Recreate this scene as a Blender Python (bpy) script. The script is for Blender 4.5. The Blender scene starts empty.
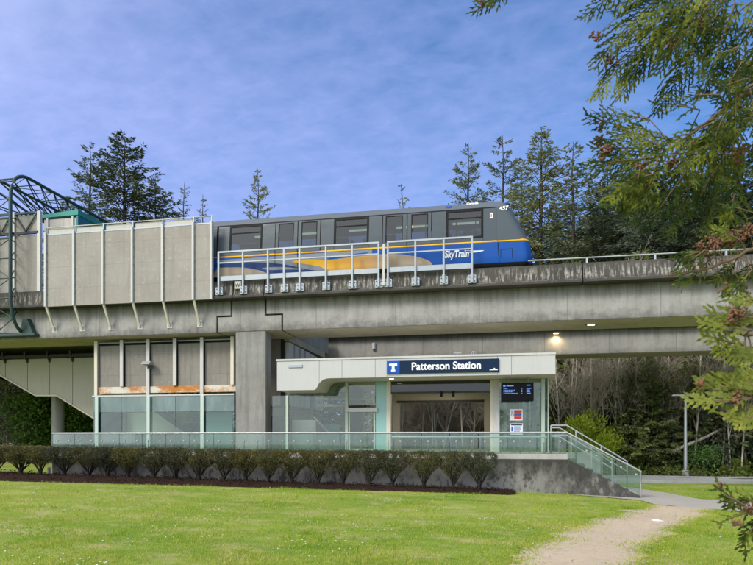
import bpy, bmesh, math, random
import numpy as np
from math import sin, cos, pi, atan, tan, radians, sqrt
from mathutils import Vector, Matrix, noise

sc = bpy.context.scene
C = sc.collection
random.seed(7)

# ------------------------------------------------------------------ camera
FPX, HOR, EYE = 600.0, 437.0, 1.8          # focal length and horizon in photo pixels, eye height in metres
YAW = atan(FPX / 3166.0)                   # the guideway (world X) runs slightly towards the camera on the right
cam_d = bpy.data.cameras.new('camera')
cam = bpy.data.objects.new('camera', cam_d)
C.objects.link(cam)
cam.location = (0, 0, EYE)
cam.rotation_euler = (pi / 2, 0, YAW)
cam_d.sensor_width = 36
cam_d.lens = FPX / 753 * 36
cam_d.shift_y = (HOR - 282.5) / 753
cam_d.clip_start = 0.05
cam_d.clip_end = 2000
cam_d.dof.use_dof = True
cam_d.dof.focus_distance = 23
cam_d.dof.aperture_fstop = 8.0
sc.camera = cam

# ------------------------------------------------------------------ light
SUN_EL, SUN_AZ = radians(40), math.atan2(-0.55, -0.8)     # sun behind the camera, to its left
sc.view_settings.view_transform = 'Standard'
sc.view_settings.look = 'None'
sc.view_settings.exposure = 1.0
sc.view_settings.gamma = 1
sc.view_settings.use_curve_mapping = False
sc.cycles.max_bounces = 8
sc.cycles.transparent_max_bounces = 24
sc.cycles.caustics_reflective = False
sc.cycles.caustics_refractive = False

class NT:
    """tiny helper for building node trees"""
    def __init__(s, nt):
        s.t = nt
        nt.nodes.clear()
    def n(s, typ, ins=None, **props):
        nd = s.t.nodes.new(typ)
        for k, v in props.items():
            setattr(nd, k, v)
        for k, v in (ins or {}).items():
            if isinstance(v, bpy.types.NodeSocket):
                s.t.links.new(v, nd.inputs[k])
            else:
                if isinstance(v, tuple) and len(v) == 3 and nd.inputs[k].type == 'RGBA':
                    v = v + (1,)
                nd.inputs[k].default_value = v
        return nd
    def mix(s, f, a, b, blend='MIX'):
        return s.n('ShaderNodeMix', {0: f, 6: a, 7: b}, data_type='RGBA', blend_type=blend).outputs[2]
    def m(s, op, a, b=0.0, clamp=False):
        return s.n('ShaderNodeMath', {0: a, 1: b}, operation=op, use_clamp=clamp).outputs[0]
    def ramp(s, f, stops):
        r = s.n('ShaderNodeValToRGB', {0: f})
        e = r.color_ramp.elements
        while len(e) < len(stops):
            e.new(0.5)
        for i, (p, c) in enumerate(stops):
            e[i].position = p
            e[i].color = c + (1,) if isinstance(c, tuple) else (c, c, c, 1)
        return r.outputs[0]
    def noise(s, vec, scale, detail=4, rough=0.55, dist=0.0):
        return s.n('ShaderNodeTexNoise', {'Vector': vec, 'Scale': scale, 'Detail': detail, 'Roughness': rough, 'Distortion': dist}).outputs[0]
    def scale(s, vec, sc3, rot=(0, 0, 0)):
        return s.n('ShaderNodeMapping', {'Vector': vec, 'Scale': sc3, 'Rotation': rot}).outputs[0]
    def rng(s, v, a, b, c=0.0, d=1.0):
        return s.n('ShaderNodeMapRange', {0: v, 1: a, 2: b, 3: c, 4: d}).outputs[0]

world = bpy.data.worlds.new('World')
sc.world = world
world.use_nodes = True
w = NT(world.node_tree)
sky = w.n('ShaderNodeTexSky', sky_type='NISHITA', sun_disc=False, sun_elevation=SUN_EL, sun_rotation=SUN_AZ,
          air_density=1.0, dust_density=1.2, ozone_density=2.5, altitude=50)
tc = w.n('ShaderNodeTexCoord').outputs['Generated']
sep = w.n('ShaderNodeSeparateXYZ', {0: tc})
zz = w.m('MAXIMUM', w.m('ADD', sep.outputs[2], 0.12), 0.05)
flat = w.n('ShaderNodeCombineXYZ', {0: w.m('DIVIDE', sep.outputs[0], zz), 1: w.m('DIVIDE', sep.outputs[1], zz), 2: 0.0}).outputs[0]
big = w.noise(flat, 0.9, 4, 0.5, 0.4)
rip = w.noise(w.scale(flat, (2.6, 3.6, 1), (0, 0, 0.35)), 4.2, 5, 0.6, 0.25)
cl = w.m('ADD', w.m('MULTIPLY', big, 0.6), w.m('MULTIPLY', rip, 0.4))
clf = w.rng(cl, 0.34, 0.70, 0.0, 0.40)
# the veil of thin cloud is a little thicker towards the west (left)
clf = w.m('ADD', clf, w.rng(sep.outputs[2], 0.55, 0.12, 0.0, 0.33), True)
clf = w.m('ADD', clf, w.rng(sep.outputs[0], -0.65, 0.3, 0.34, -0.10), True)
clear = w.mix(1.0, sky.outputs[0], (0.36, 0.88, 1.26), 'MULTIPLY')
lit = w.mix(clf, clear, (4.0, 4.45, 8.0))
# bright overcast added around the hidden sun, unseen behind the camera, softens shadows
dot = w.n('ShaderNodeVectorMath', {0: tc, 1: tuple(Vector((sin(SUN_AZ) * cos(SUN_EL), cos(SUN_AZ) * cos(SUN_EL), sin(SUN_EL))))}, operation='DOT_PRODUCT').outputs['Value']
gl_ = w.m('POWER', w.rng(dot, 0.05, 1.0), 1.6)
lit = w.mix(w.m('MULTIPLY', gl_, 0.9), lit, (15.6, 15.2, 14.2))
bg = w.n('ShaderNodeBackground', {0: lit, 1: 0.074})
out = w.n('ShaderNodeOutputWorld', {0: bg.outputs[0]})

sun_d = bpy.data.lights.new('sun', 'SUN')
sun_d.energy = 1.2
sun_d.angle = radians(18)
sun_d.color = (1.0, 0.94, 0.84)
sun = bpy.data.objects.new('sun', sun_d)
C.objects.link(sun)
sdir = Vector((sin(SUN_AZ) * cos(SUN_EL), cos(SUN_AZ) * cos(SUN_EL), sin(SUN_EL)))
sun.rotation_euler = (-sdir).to_track_quat('-Z', 'Y').to_euler()
sun.location = sdir * 60

# ------------------------------------------------------------------ surveying: read a photo measurement on a real plane
def sx(u, Y):
    """world X of photo column u on the vertical plane at distance Y"""
    t = (u - 376.5) / FPX
    return Y * (cos(YAW) * t - sin(YAW)) / (sin(YAW) * t + cos(YAW))
def sz(u, v, Y):
    t = (u - 376.5) / FPX
    return EYE + (HOR - v) / FPX * Y / (sin(YAW) * t + cos(YAW))
def xz(u, v, Y):
    return (sx(u, Y), sz(u, v, Y))
def at(u, v, Y):
    return Vector((sx(u, Y), Y, sz(u, v, Y)))

GX = [-200, -40, -19, -0.3, 4.7, 12, 200]
GZ = [0.7, 0.7, 0.40, 0.03, -0.17, -0.38, -0.38]
def sstep(a, b, x):
    x = min(1, max(0, (x - a) / (b - a)))
    return x * x * (3 - 2 * x)
def gz(x, y):
    """height of the ground"""
    zw = float(np.interp(x, GX, GZ))
    k = 0.35 + 0.65 * sstep(6, 17, y)
    bump = 0.02 * noise.noise(Vector((x * 0.5, y * 0.5, 0)))
    return zw * k + bump * (1 - sstep(16, 19, y))
def gp(u, v):
    """point of the ground seen at photo pixel (u, v)"""
    t = (u - 376.5) / FPX
    d = 20.0
    for _ in range(40):
        x = d * (cos(YAW) * t - sin(YAW)); y = d * (sin(YAW) * t + cos(YAW))
        d = 0.5 * d + 0.5 * (EYE - gz(x, y)) * FPX / max(1.0, v - HOR)
    x = d * (cos(YAW) * t - sin(YAW)); y = d * (sin(YAW) * t + cos(YAW))
    return Vector((x, y, gz(x, y)))

# ------------------------------------------------------------------ mesh and object helpers
class MB:
    def __init__(s):
        s.v, s.f, s.mi = [], [], []
    def face(s, idx, m=0):
        s.f.append(tuple(idx)); s.mi.append(m)
    def quad(s, a, b, c, d, m=0):
        i = len(s.v); s.v += [tuple(a), tuple(b), tuple(c), tuple(d)]
        s.face((i, i + 1, i + 2, i + 3), m)
    def tri(s, a, b, c, m=0):
        i = len(s.v); s.v += [tuple(a), tuple(b), tuple(c)]
        s.face((i, i + 1, i + 2), m)
    def box(s, x0, x1, y0, y1, z0, z1, m=0):
        i = len(s.v)
        s.v += [(x, y, z) for x in (x0, x1) for y in (y0, y1) for z in (z0, z1)]
        for q in ((0, 1, 3, 2), (4, 6, 7, 5), (0, 4, 5, 1), (2, 3, 7, 6), (0, 2, 6, 4), (1, 5, 7, 3)):
            s.face([i + k for k in q], m)
    def prism(s, poly, a, b, axis='y', m=0):
        """extrude a polygon: axis y takes (x,z) points, axis x takes (y,z), axis z takes (x,y)"""
        def P(p, t):
            return (p[0], t, p[1]) if axis == 'y' else (t, p[0], p[1]) if axis == 'x' else (p[0], p[1], t)
        i, n = len(s.v), len(poly)
        s.v += [P(p, a) for p in poly] + [P(p, b) for p in poly]
        s.face([i + k for k in range(n)], m)
        s.face([i + n + k for k in reversed(range(n))], m)
        for k in range(n):
            k2 = (k + 1) % n
            s.face((i + k, i + n + k, i + n + k2, i + k2), m)
    def tube(s, pts, r, n=6, m=0, cap=True):
        """tube along points; r one radius or one per point"""
        pts = [Vector(p) for p in pts]
        if not isinstance(r, (list, tuple)):
            r = [r] * len(pts)
        i0 = len(s.v)
        up = Vector((0, 0, 1))
        for k, p in enumerate(pts):
            d = (pts[min(k + 1, len(pts) - 1)] - pts[max(k - 1, 0)])
            if d.length < 1e-9:
                d = Vector((0, 0, 1))
            d.normalize()
            a = d.cross(up if abs(d.z) < 0.95 else Vector((0, 1, 0))).normalized()
            b = d.cross(a)
            for j in range(n):
                w_ = 2 * pi * j / n
                s.v.append(tuple(p + (a * cos(w_) + b * sin(w_)) * r[k]))
        for k in range(len(pts) - 1):
            for j in range(n):
                j2 = (j + 1) % n
                s.face((i0 + k * n + j, i0 + k * n + j2, i0 + (k + 1) * n + j2, i0 + (k + 1) * n + j), m)
        if cap:
            s.face([i0 + j for j in reversed(range(n))], m)
            s.face([i0 + (len(pts) - 1) * n + j for j in range(n)], m)
    def bar(s, p, q, wd, dp, m=0):
        """rectangular bar from p to q, wd across in the XZ sense, dp along Y"""
        p, q = Vector(p), Vector(q)
        d = (q - p).normalized()
        yv = Vector((0, 1, 0))
        a = d.cross(yv)
        a = a.normalized() if a.length > 1e-4 else Vector((1, 0, 0))
        b = d.cross(a).normalized()
        i = len(s.v)
        for e in (p, q):
            for sa, sb in ((-1, -1), (1, -1), (1, 1), (-1, 1)):
                s.v.append(tuple(e + a * sa * wd / 2 + b * sb * dp / 2))
        for qd in ((0, 1, 2, 3), (7, 6, 5, 4), (0, 4, 5, 1), (1, 5, 6, 2), (2, 6, 7, 3), (3, 7, 4, 0)):
            s.face([i + k for k in qd], m)
    def build(s, name, mats, parent=None, smooth=False, bevel=0.0, solid=True, local=False):
        me = bpy.data.meshes.new(name)
        off = Vector((0, 0, 0)) if (parent is None or local) else base_of(parent)
        me.from_pydata([(x - off.x, y - off.y, z - off.z) for x, y, z in s.v] if parent is not None and not local else s.v, [], s.f)
        mats = mats if isinstance(mats, (list, tuple)) else [mats]
        for m_ in mats:
            me.materials.append(m_)
        me.polygons.foreach_set('material_index', s.mi)
        if solid:
            bm = bmesh.new(); bm.from_mesh(me)
            bmesh.ops.recalc_face_normals(bm, faces=bm.faces)
            bm.to_mesh(me); bm.free()
        if smooth:
            me.polygons.foreach_set('use_smooth', [True] * len(me.polygons))
            if smooth != 'all':
                me.set_sharp_from_angle(angle=radians(38))
        me.update()
        o = bpy.data.objects.new(name, me)
        C.objects.link(o)
        if parent is not None:
            o.parent = parent
        if bevel:
            b = o.modifiers.new('bevel', 'BEVEL'); b.width = bevel; b.segments = 2; b.limit_method = 'ANGLE'
            b.use_clamp_overlap = True
        return o

def base_of(o):
    p = Vector((0, 0, 0))
    while o is not None:
        p += o.location; o = o.parent
    return p
def tag(o, label=None, cat=None, group=None, kind=None):
    if label: o['label'] = label
    if cat: o['category'] = cat
    if group: o['group'] = group
    if kind: o['kind'] = kind
    return o
def thing(name, label, cat, loc=(0, 0, 0), group=None):
    o = bpy.data.objects.new(name, None)
    o.empty_display_size = 0.2
    C.objects.link(o)
    o.location = loc
    return tag(o, label, cat, group)
def kids(o):
    return [c for c in bpy.data.objects if c.parent == o]
def copy_tree(o, parent=None, table=None):
    c = o.copy(); C.objects.link(c); c.parent = parent
    for ch in kids(o):
        copy_tree(ch, c)
    return c
def text(name, body, size, loc, m, parent, bold=0.0, shear=0.0, ext=0.004, align='LEFT', space=1.0, sxy=(1, 1)):
    cu = bpy.data.curves.new(name, 'FONT')
    cu.body = body; cu.size = size; cu.extrude = ext; cu.offset = bold; cu.shear = shear
    cu.align_x = align; cu.space_character = space
    cu.materials.append(m)
    o = bpy.data.objects.new(name, cu); C.objects.link(o)
    o.rotation_euler = (pi / 2, 0, 0)
    o.scale = (sxy[0], sxy[1], 1)
    o.parent = parent
    o.location = Vector(loc) - base_of(parent)
    return o

# ------------------------------------------------------------------ materials
def new_mat(name):
    m = bpy.data.materials.new(name); m.use_nodes = True
    return m, NT(m.node_tree)
def fin(t, col, rough=0.6, metal=0.0, bump=None, bs=0.3, bd=0.02, spec=0.5, **kw):
    ins = {'Base Color': col, 'Roughness': rough, 'Metallic': metal, 'Specular IOR Level': spec}
    ins.update(kw)
    if bump is not None:
        ins['Normal'] = t.n('ShaderNodeBump', {'Strength': bs, 'Distance': bd, 'Height': bump}).outputs[0]
    p = t.n('ShaderNodeBsdfPrincipled', ins)
    t.n('ShaderNodeOutputMaterial', {0: p.outputs[0]})
def paint(name, col, rough=0.45, metal=0.0, var=0.12, scale=3.0, dirt=0.0, spec=0.5):
    """paint or metal with faint unevenness and optional grime streaks"""
    m, t = new_mat(name)
    pos = t.n('ShaderNodeNewGeometry').outputs['Position']
    n1 = t.noise(pos, scale, 6, 0.6)
    c = t.mix(n1, tuple(x * (1 - var) for x in col), tuple(min(1, x * (1 + var)) for x in col))
    if dirt:
        s_ = t.noise(t.scale(pos, (5, 5, 0.5)), 2.0, 5, 0.6)
        c = t.mix(t.rng(s_, 0.5, 0.75, 0, dirt), c, tuple(x * 0.35 + 0.01 for x in col))
    n2 = t.noise(pos, 45, 3)
    fin(t, c, t.rng(n1, 0.2, 0.8, rough * 0.8, min(1, rough * 1.2)), metal, n2, 0.08, 0.004, spec)
    return m
def concrete(name, base, zlo=None, zhi=None, stain=(0.09, 0.085, 0.05), stain_amt=0.8, streak=0.5, line=0.0, low=None, pits=0.4):
    """cast concrete: clouds, vertical run-off streaks, algae and painted ledge shade just under the top edge (zlo..zhi), pour joints every `line` metres, grime at the foot"""
    m, t = new_mat(name)
    pos = t.n('ShaderNodeNewGeometry').outputs['Position']
    sp = t.n('ShaderNodeSeparateXYZ', {0: pos})
    n1 = t.noise(pos, 0.9, 8, 0.7)
    n2 = t.noise(pos, 9, 6, 0.65)
    st = t.noise(t.scale(pos, (3.2, 3.2, 0.22)), 1.6, 7, 0.62, 0.3)
    c = t.mix(t.rng(n1, 0.25, 0.75), tuple(x * 0.72 for x in base), tuple(min(1, x * 1.2) for x in base))
    c = t.mix(t.rng(st, 0.46, 0.78, 0, streak), c, tuple(x * 0.38 for x in base))
    c = t.mix(t.rng(n2, 0.55, 0.8, 0, pits), c, tuple(x * 0.5 for x in base))
    if zlo is not None:
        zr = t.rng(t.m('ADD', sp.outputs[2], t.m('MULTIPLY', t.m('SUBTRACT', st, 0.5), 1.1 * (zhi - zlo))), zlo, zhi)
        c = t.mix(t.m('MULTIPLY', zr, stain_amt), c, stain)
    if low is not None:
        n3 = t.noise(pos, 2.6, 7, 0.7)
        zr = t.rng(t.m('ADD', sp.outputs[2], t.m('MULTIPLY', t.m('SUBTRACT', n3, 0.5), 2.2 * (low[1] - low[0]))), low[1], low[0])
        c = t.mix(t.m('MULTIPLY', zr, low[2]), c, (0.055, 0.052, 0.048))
    if line:
        fr = t.m('PINGPONG', t.m('ADD', sp.outputs[0], 0.4), line / 2)
        c = t.mix(t.m('MULTIPLY', t.m('LESS_THAN', fr, 0.02), 0.5), c, tuple(x * 0.4 for x in base))
    fin(t, c, 0.88, 0, t.m('ADD', n2, t.m('MULTIPLY', n1, 0.6)), 0.35, 0.015, 0.3)
    return m
def leaf(name, cols, var_scale=1.2, trans=0.35, rough=0.55, per_obj=0.25):
    """foliage: clump-scale colour drift between the given colours, some light passing through"""
    m, t = new_mat(name)
    tcn = t.n('ShaderNodeTexCoord').outputs['Object']
    oi = t.n('ShaderNodeObjectInfo').outputs['Random']
    n1 = t.noise(tcn, var_scale, 3, 0.6)
    n2 = t.noise(tcn, var_scale * 14, 2, 0.5)
    f = t.m('ADD', t.m('MULTIPLY', n1, 0.6), t.m('MULTIPLY', n2, 0.4))
    k = len(cols)
    c = t.ramp(t.rng(f, 0.3, 0.7), [(i / (k - 1), cols[i]) for i in range(k)])
    c = t.mix(1.0, c, t.n('ShaderNodeCombineColor', {0: t.rng(oi, 0, 1, 1 - per_obj, 1 + per_obj), 1: t.rng(oi, 0, 1, 1 - per_obj * 0.8, 1 + per_obj * 0.7), 2: t.rng(oi, 0, 1, 1, 1 - per_obj)}).outputs[0], 'MULTIPLY')
    d = t.n('ShaderNodeBsdfPrincipled', {'Base Color': c, 'Roughness': rough, 'Specular IOR Level': 0.3})
    tr = t.n('ShaderNodeBsdfTranslucent', {'Color': c})
    mx = t.n('ShaderNodeMixShader', {0: trans, 1: d.outputs[0], 2: tr.outputs[0]})
    t.n('ShaderNodeOutputMaterial', {0: mx.outputs[0]})
    return m
def bark(name, col):
    m, t = new_mat(name)
    tcn = t.n('ShaderNodeTexCoord').outputs['Object']
    n1 = t.noise(t.scale(tcn, (8, 8, 1.2)), 2.0, 5, 0.7)
    c = t.mix(n1, tuple(x * 0.5 for x in col), tuple(x * 1.5 for x in col))
    fin(t, c, 0.9, 0, n1, 0.5, 0.02, 0.2)
    return m
def glass(name, tint, veil, veil_amt, rough=0.03):
    """architectural glass: tinted see-through, mirror reflection by angle, a diffuse veil for frosting and painted-in reflection"""
    m, t = new_mat(name)
    pos = t.n('ShaderNodeNewGeometry').outputs['Position']
    tr = t.n('ShaderNodeBsdfTransparent', {'Color': tint + (1,)})
    n1 = t.noise(t.scale(pos, (1.5, 1.5, 0.5)), 1.5, 5, 0.6)
    df = t.n('ShaderNodeBsdfDiffuse', {'Color': veil + (1,)})
    a = t.n('ShaderNodeMixShader', {0: t.rng(n1, 0.25, 0.75, veil_amt * 0.6, veil_amt * 1.4), 1: tr.outputs[0], 2: df.outputs[0]})
    gl = t.n('ShaderNodeBsdfGlossy', {'Color': (1, 1, 1, 1), 'Roughness': rough})
    fr = t.n('ShaderNodeFresnel', {'IOR': 1.5})
    b = t.n('ShaderNodeMixShader', {0: t.m('MULTIPLY', fr.outputs[0], 1.3, True), 1: a.outputs[0], 2: gl.outputs[0]})
    t.n('ShaderNodeOutputMaterial', {0: b.outputs[0]})
    return m
def glow(name, col, s):
    m, t = new_mat(name)
    e = t.n('ShaderNodeEmission', {0: col + (1,), 1: s})
    t.n('ShaderNodeOutputMaterial', {0: e.outputs[0]})
    return m

M = {}
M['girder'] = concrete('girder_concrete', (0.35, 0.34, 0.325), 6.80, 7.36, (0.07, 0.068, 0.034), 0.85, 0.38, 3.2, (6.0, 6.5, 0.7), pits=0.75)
M['girder_far'] = concrete('far_girder_concrete', (0.32, 0.31, 0.29), 6.9, 7.4, (0.08, 0.076, 0.05), 0.7, 0.35, 3.2, (6.0, 6.4, 0.5), pits=0.6)
M['soffit_con'] = concrete('soffit_concrete', (0.44, 0.40, 0.29), streak=0.3)
M['pier'] = concrete('pier_concrete', (0.28, 0.275, 0.26), streak=0.8, pits=0.7)
M['slab'] = concrete('platform_concrete', (0.42, 0.41, 0.38), streak=0.25)
def parapet_mat():
    m, t = new_mat('weathered_parapet')
    pos = t.n('ShaderNodeNewGeometry').outputs['Position']
    sp = t.n('ShaderNodeSeparateXYZ', {0: pos})
    n1 = t.noise(pos, 1.0, 7, 0.65)
    st = t.noise(t.scale(pos, (7, 7, 0.35)), 1.7, 6, 0.65, 0.15)
    fine = t.noise(pos, 14, 5, 0.7)
    c = t.mix(n1, (0.030, 0.028, 0.025), (0.115, 0.107, 0.095))
    zr = t.rng(sp.outputs[2], 7.42, 7.62, 0.0, 1.0)
    zr2 = t.rng(sp.outputs[2], 8.08, 7.75, 0.0, 1.0)
    lim = t.m('MULTIPLY', t.m('MULTIPLY', t.rng(st, 0.47, 0.58), zr), zr2)
    c = t.mix(t.m('MULTIPLY', lim, t.rng(fine, 0.3, 0.6)), c, (0.42, 0.40, 0.365))
    fin(t, c, 0.9, 0, fine, 0.4, 0.015, 0.25)
    return m
M['parapet'] = parapet_mat()
def wall_mat():
    m, t = new_mat('blotched_wall_concrete')
    pos = t.n('ShaderNodeNewGeometry').outputs['Position']
    sp = t.n('ShaderNodeSeparateXYZ', {0: pos})
    n1 = t.noise(pos, 1.1, 8, 0.65)
    n2 = t.noise(t.scale(pos, (1, 1, 0.6)), 3.4, 8, 0.72)
    n3 = t.noise(pos, 14, 5, 0.7)
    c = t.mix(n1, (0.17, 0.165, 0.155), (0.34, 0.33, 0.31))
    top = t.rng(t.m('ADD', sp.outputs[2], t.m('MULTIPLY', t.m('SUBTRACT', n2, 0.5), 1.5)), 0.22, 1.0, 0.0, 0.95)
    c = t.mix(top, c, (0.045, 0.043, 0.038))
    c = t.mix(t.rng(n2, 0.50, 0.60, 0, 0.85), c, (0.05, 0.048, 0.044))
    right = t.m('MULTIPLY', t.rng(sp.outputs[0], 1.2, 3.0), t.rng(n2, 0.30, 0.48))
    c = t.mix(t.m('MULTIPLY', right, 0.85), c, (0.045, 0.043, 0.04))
    fin(t, c, 0.9, 0, n3, 0.4, 0.015, 0.3)
    return m
M['wall'] = wall_mat()
M['white'] = paint('white_panel', (0.50, 0.50, 0.495), 0.4, 0, 0.06, 1.2, 0.10)
M['white_steel'] = paint('white_steel', (0.54, 0.53, 0.51), 0.5, 0, 0.08, 2, 0.25)
M['cream'] = paint('cream_metal', (0.66, 0.61, 0.50), 0.5, 0, 0.08, 1.5, 0.15)
M['soffit'] = paint('soffit_board', (0.62, 0.60, 0.47), 0.6, 0, 0.07, 1.5, 0.1)
M['beige'] = paint('beige_cladding', (0.44, 0.415, 0.345), 0.6, 0, 0.08, 1.2, 0.25)
M['galv'] = paint('galvanised_steel', (0.36, 0.40, 0.44), 0.45, 0.35, 0.15, 6, 0.15)
M['rail'] = paint('satin_rail', (0.46, 0.48, 0.48), 0.35, 0.5, 0.08, 4)
M['dark'] = paint('dark_metal', (0.03, 0.03, 0.032), 0.5, 0.2, 0.2)
M['black'] = paint('black_rubber', (0.010, 0.010, 0.011), 0.6, spec=0.15)
M['void'] = paint('recess_shade', (0.02, 0.02, 0.02), 0.9)  # near-black paint stands in for shade inside gaps and joints
M['grey'] = paint('mid_grey_panel', (0.30, 0.31, 0.31), 0.5, 0, 0.08, 2, 0.15)
M['truss'] = paint('green_truss_paint', (0.022, 0.055, 0.048), 0.45, 0.1, 0.25, 3, 0.25)
M['teal'] = paint('teal_sheet', (0.015, 0.24, 0.20), 0.4, 0.1, 0.12, 2, 0.15)
M['teal_dark'] = paint('dark_teal_sheet', (0.01, 0.15, 0.17), 0.4, 0.1, 0.12, 2, 0.15)
M['teal_panel'] = paint('teal_glass_panel', (0.27, 0.50, 0.47), 0.12, 0, 0.05, 1)
M['brown'] = paint('red_brown_board', (0.085, 0.045, 0.04), 0.7, 0, 0.3, 5)
M['navy'] = paint('navy_sign', (0.006, 0.022, 0.06), 0.5, 0, 0.05, spec=0.15)
M['blue'] = paint('blue_sign', (0.010, 0.08, 0.38), 0.5, 0, 0.05, spec=0.2)
M['letter'] = paint('white_letter', (0.85, 0.86, 0.86), 0.4, 0, 0.02)
M['paper'] = paint('white_paper', (0.80, 0.82, 0.84), 0.5, 0, 0.03)
M['red'] = paint('red_print', (0.62, 0.03, 0.03), 0.5)
M['ink'] = paint('blue_print', (0.03, 0.12, 0.42), 0.5)
M['dkink'] = paint('dark_print', (0.02, 0.03, 0.08), 0.5)
M['screen_txt'] = glow('screen_text', (0.10, 0.20, 0.55), 0.9)
M['screen'] = paint('screen_glass', (0.003, 0.003, 0.006), 0.3, spec=0.15)
M['lamp_glow'] = glow('warm_lamp', (1.0, 0.80, 0.45), 6)
M['strip_glow'] = glow('ceiling_downlight', (1.0, 0.85, 0.55), 1.6)
M['glass'] = glass('clear_glass', (0.84, 0.92, 0.88), (0.40, 0.55, 0.50), 0.04)
M['glass_rail'] = glass('railing_glass', (0.76, 0.87, 0.83), (0.40, 0.52, 0.49), 0.12)
M['glass_tint'] = glass('tinted_glass', (0.74, 0.88, 0.84), (0.30, 0.44, 0.42), 0.035)
M['glass_frost'] = glass('frosted_band_glass', (0.35, 0.50, 0.48), (0.22, 0.32, 0.31), 0.60)
M['glass_dark'] = glass('smoked_transom_glass', (0.10, 0.10, 0.09), (0.04, 0.04, 0.035), 0.5)
def rust_mat():
    m, t = new_mat('rusty_white_sill')
    pos = t.n('ShaderNodeNewGeometry').outputs['Position']
    n1 = t.noise(t.scale(pos, (0.55, 1, 1.2)), 1.3, 6, 0.65)
    n2 = t.noise(pos, 11, 4, 0.7)
    f = t.rng(t.m('ADD', n1, t.m('MULTIPLY', t.m('SUBTRACT', n2, 0.5), 0.35)), 0.42, 0.56)
    c = t.mix(n2, (0.55, 0.52, 0.42), (0.70, 0.67, 0.57))
    r = t.mix(n2, (0.34, 0.09, 0.01), (0.60, 0.25, 0.03))
    fin(t, t.mix(f, c, r), 0.7, 0, n2, 0.3, 0.01)
    return m
M['rust'] = rust_mat()
def barrier_mat(name, a, b, stain):
    m, t = new_mat(name)
    pos = t.n('ShaderNodeNewGeometry').outputs['Position']
    sp = t.n('ShaderNodeSeparateXYZ', {0: pos})
    n1 = t.noise(pos, 0.9, 6, 0.6)
    st = t.noise(t.scale(pos, (5, 5, 0.25)), 1.6, 6, 0.65)
    fine = t.noise(pos, 30, 3, 0.7)
    c = t.mix(t.rng(n1, 0.25, 0.75), a, b)
    bl = t.noise(t.scale(pos, (0.25, 1, 0.8)), 1.1, 6, 0.65)
    c = t.mix(t.rng(bl, 0.45, 0.7, 0, 0.35), c, (a[0] * 1.02, a[1] * 0.86, a[2] * 0.80))
    oi = t.n('ShaderNodeObjectInfo').outputs['Random']
    c = t.mix(t.rng(oi, 0, 1, 0, 0.28), c, tuple(x * 0.72 for x in a))
    sp2 = t.noise(pos, 7, 6, 0.72)
    c = t.mix(t.rng(sp2, 0.56, 0.75, 0, 0.55), c, tuple(min(1, x * 1.5) for x in b))
    c = t.mix(t.rng(st, 0.5, 0.75, 0, stain), c, tuple(x * 0.45 for x in a))
    gx = t.m('PINGPONG', sp.outputs[0], 0.15); gzn = t.m('PINGPONG', sp.outputs[2], 0.45)
    c = t.mix(t.m('MULTIPLY', t.m('LESS_THAN', gzn, 0.012), 0.28), c, tuple(x * 0.5 for x in a))
    fin(t, c, 0.75, 0, t.m('ADD', fine, t.m('LESS_THAN', gx, 0.012)), 0.2, 0.006, 0.3)
    return m
M['barrier'] = barrier_mat('noise_barrier_sheet', (0.30, 0.283, 0.255), (0.39, 0.363, 0.33), 0.32)
M['wall_panel'] = barrier_mat('aggregate_wall_panel', (0.20, 0.185, 0.165), (0.29, 0.27, 0.24), 0.45)
M['fin'] = paint('pale_fin', (0.50, 0.48, 0.43), 0.6, 0, 0.1, 3, 0.3)
def flatten_text():
    """lettering becomes plain mesh"""
    dg = bpy.context.evaluated_depsgraph_get()
    for o in [o for o in bpy.data.objects if o.type == 'FONT']:
        me = bpy.data.meshes.new_from_object(o.evaluated_get(dg))
        n = bpy.data.objects.new('tmp', me); C.objects.link(n)
        n.parent = o.parent; n.location = o.location; n.rotation_euler = o.rotation_euler; n.scale = o.scale
        nm = o.name.split('.')[0]
        bpy.data.objects.remove(o)
        n.name = nm

# ================================================================== GROUND
def lawn_mat():
    m, t = new_mat('lawn')
    pos = t.n('ShaderNodeNewGeometry').outputs['Position']
    n1 = t.noise(t.scale(pos, (0.5, 1, 1)), 0.5, 5, 0.6)
    n2 = t.noise(t.scale(pos, (0.6, 1, 1)), 1.5, 6, 0.68)
    n3 = t.noise(pos, 35, 4, 0.7)
    c = t.mix(t.rng(n1, 0.35, 0.65), (0.14, 0.26, 0.025), (0.36, 0.41, 0.085))
    c = t.mix(t.rng(n2, 0.48, 0.66, 0, 0.8), c, (0.50, 0.43, 0.21))
    c = t.mix(t.rng(n3, 0.35, 0.8, 0, 0.6), c, (0.09, 0.14, 0.016))
    fin(t, c, 0.9, 0, n3, 0.7, 0.03, 0.1)
    return m
M['lawn'] = lawn_mat()
def dirt_mat():
    m, t = new_mat('trodden_dirt')
    pos = t.n('ShaderNodeNewGeometry').outputs['Position']
    n1 = t.noise(pos, 0.9, 6, 0.6)
    n2 = t.noise(pos, 9, 6, 0.75)
    n3 = t.noise(pos, 60, 3, 0.7)
    c = t.mix(n1, (0.42, 0.335, 0.235), (0.62, 0.505, 0.37))
    c = t.mix(t.rng(n2, 0.52, 0.75, 0, 0.55), c, (0.27, 0.20, 0.135))
    c = t.mix(t.rng(n3, 0.62, 0.7, 0, 0.6), c, (0.60, 0.54, 0.45))
    fin(t, c, 0.95, 0, t.m('ADD', n2, n3), 0.6, 0.02, 0.1)
    return m
M['dirt'] = dirt_mat()
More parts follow.
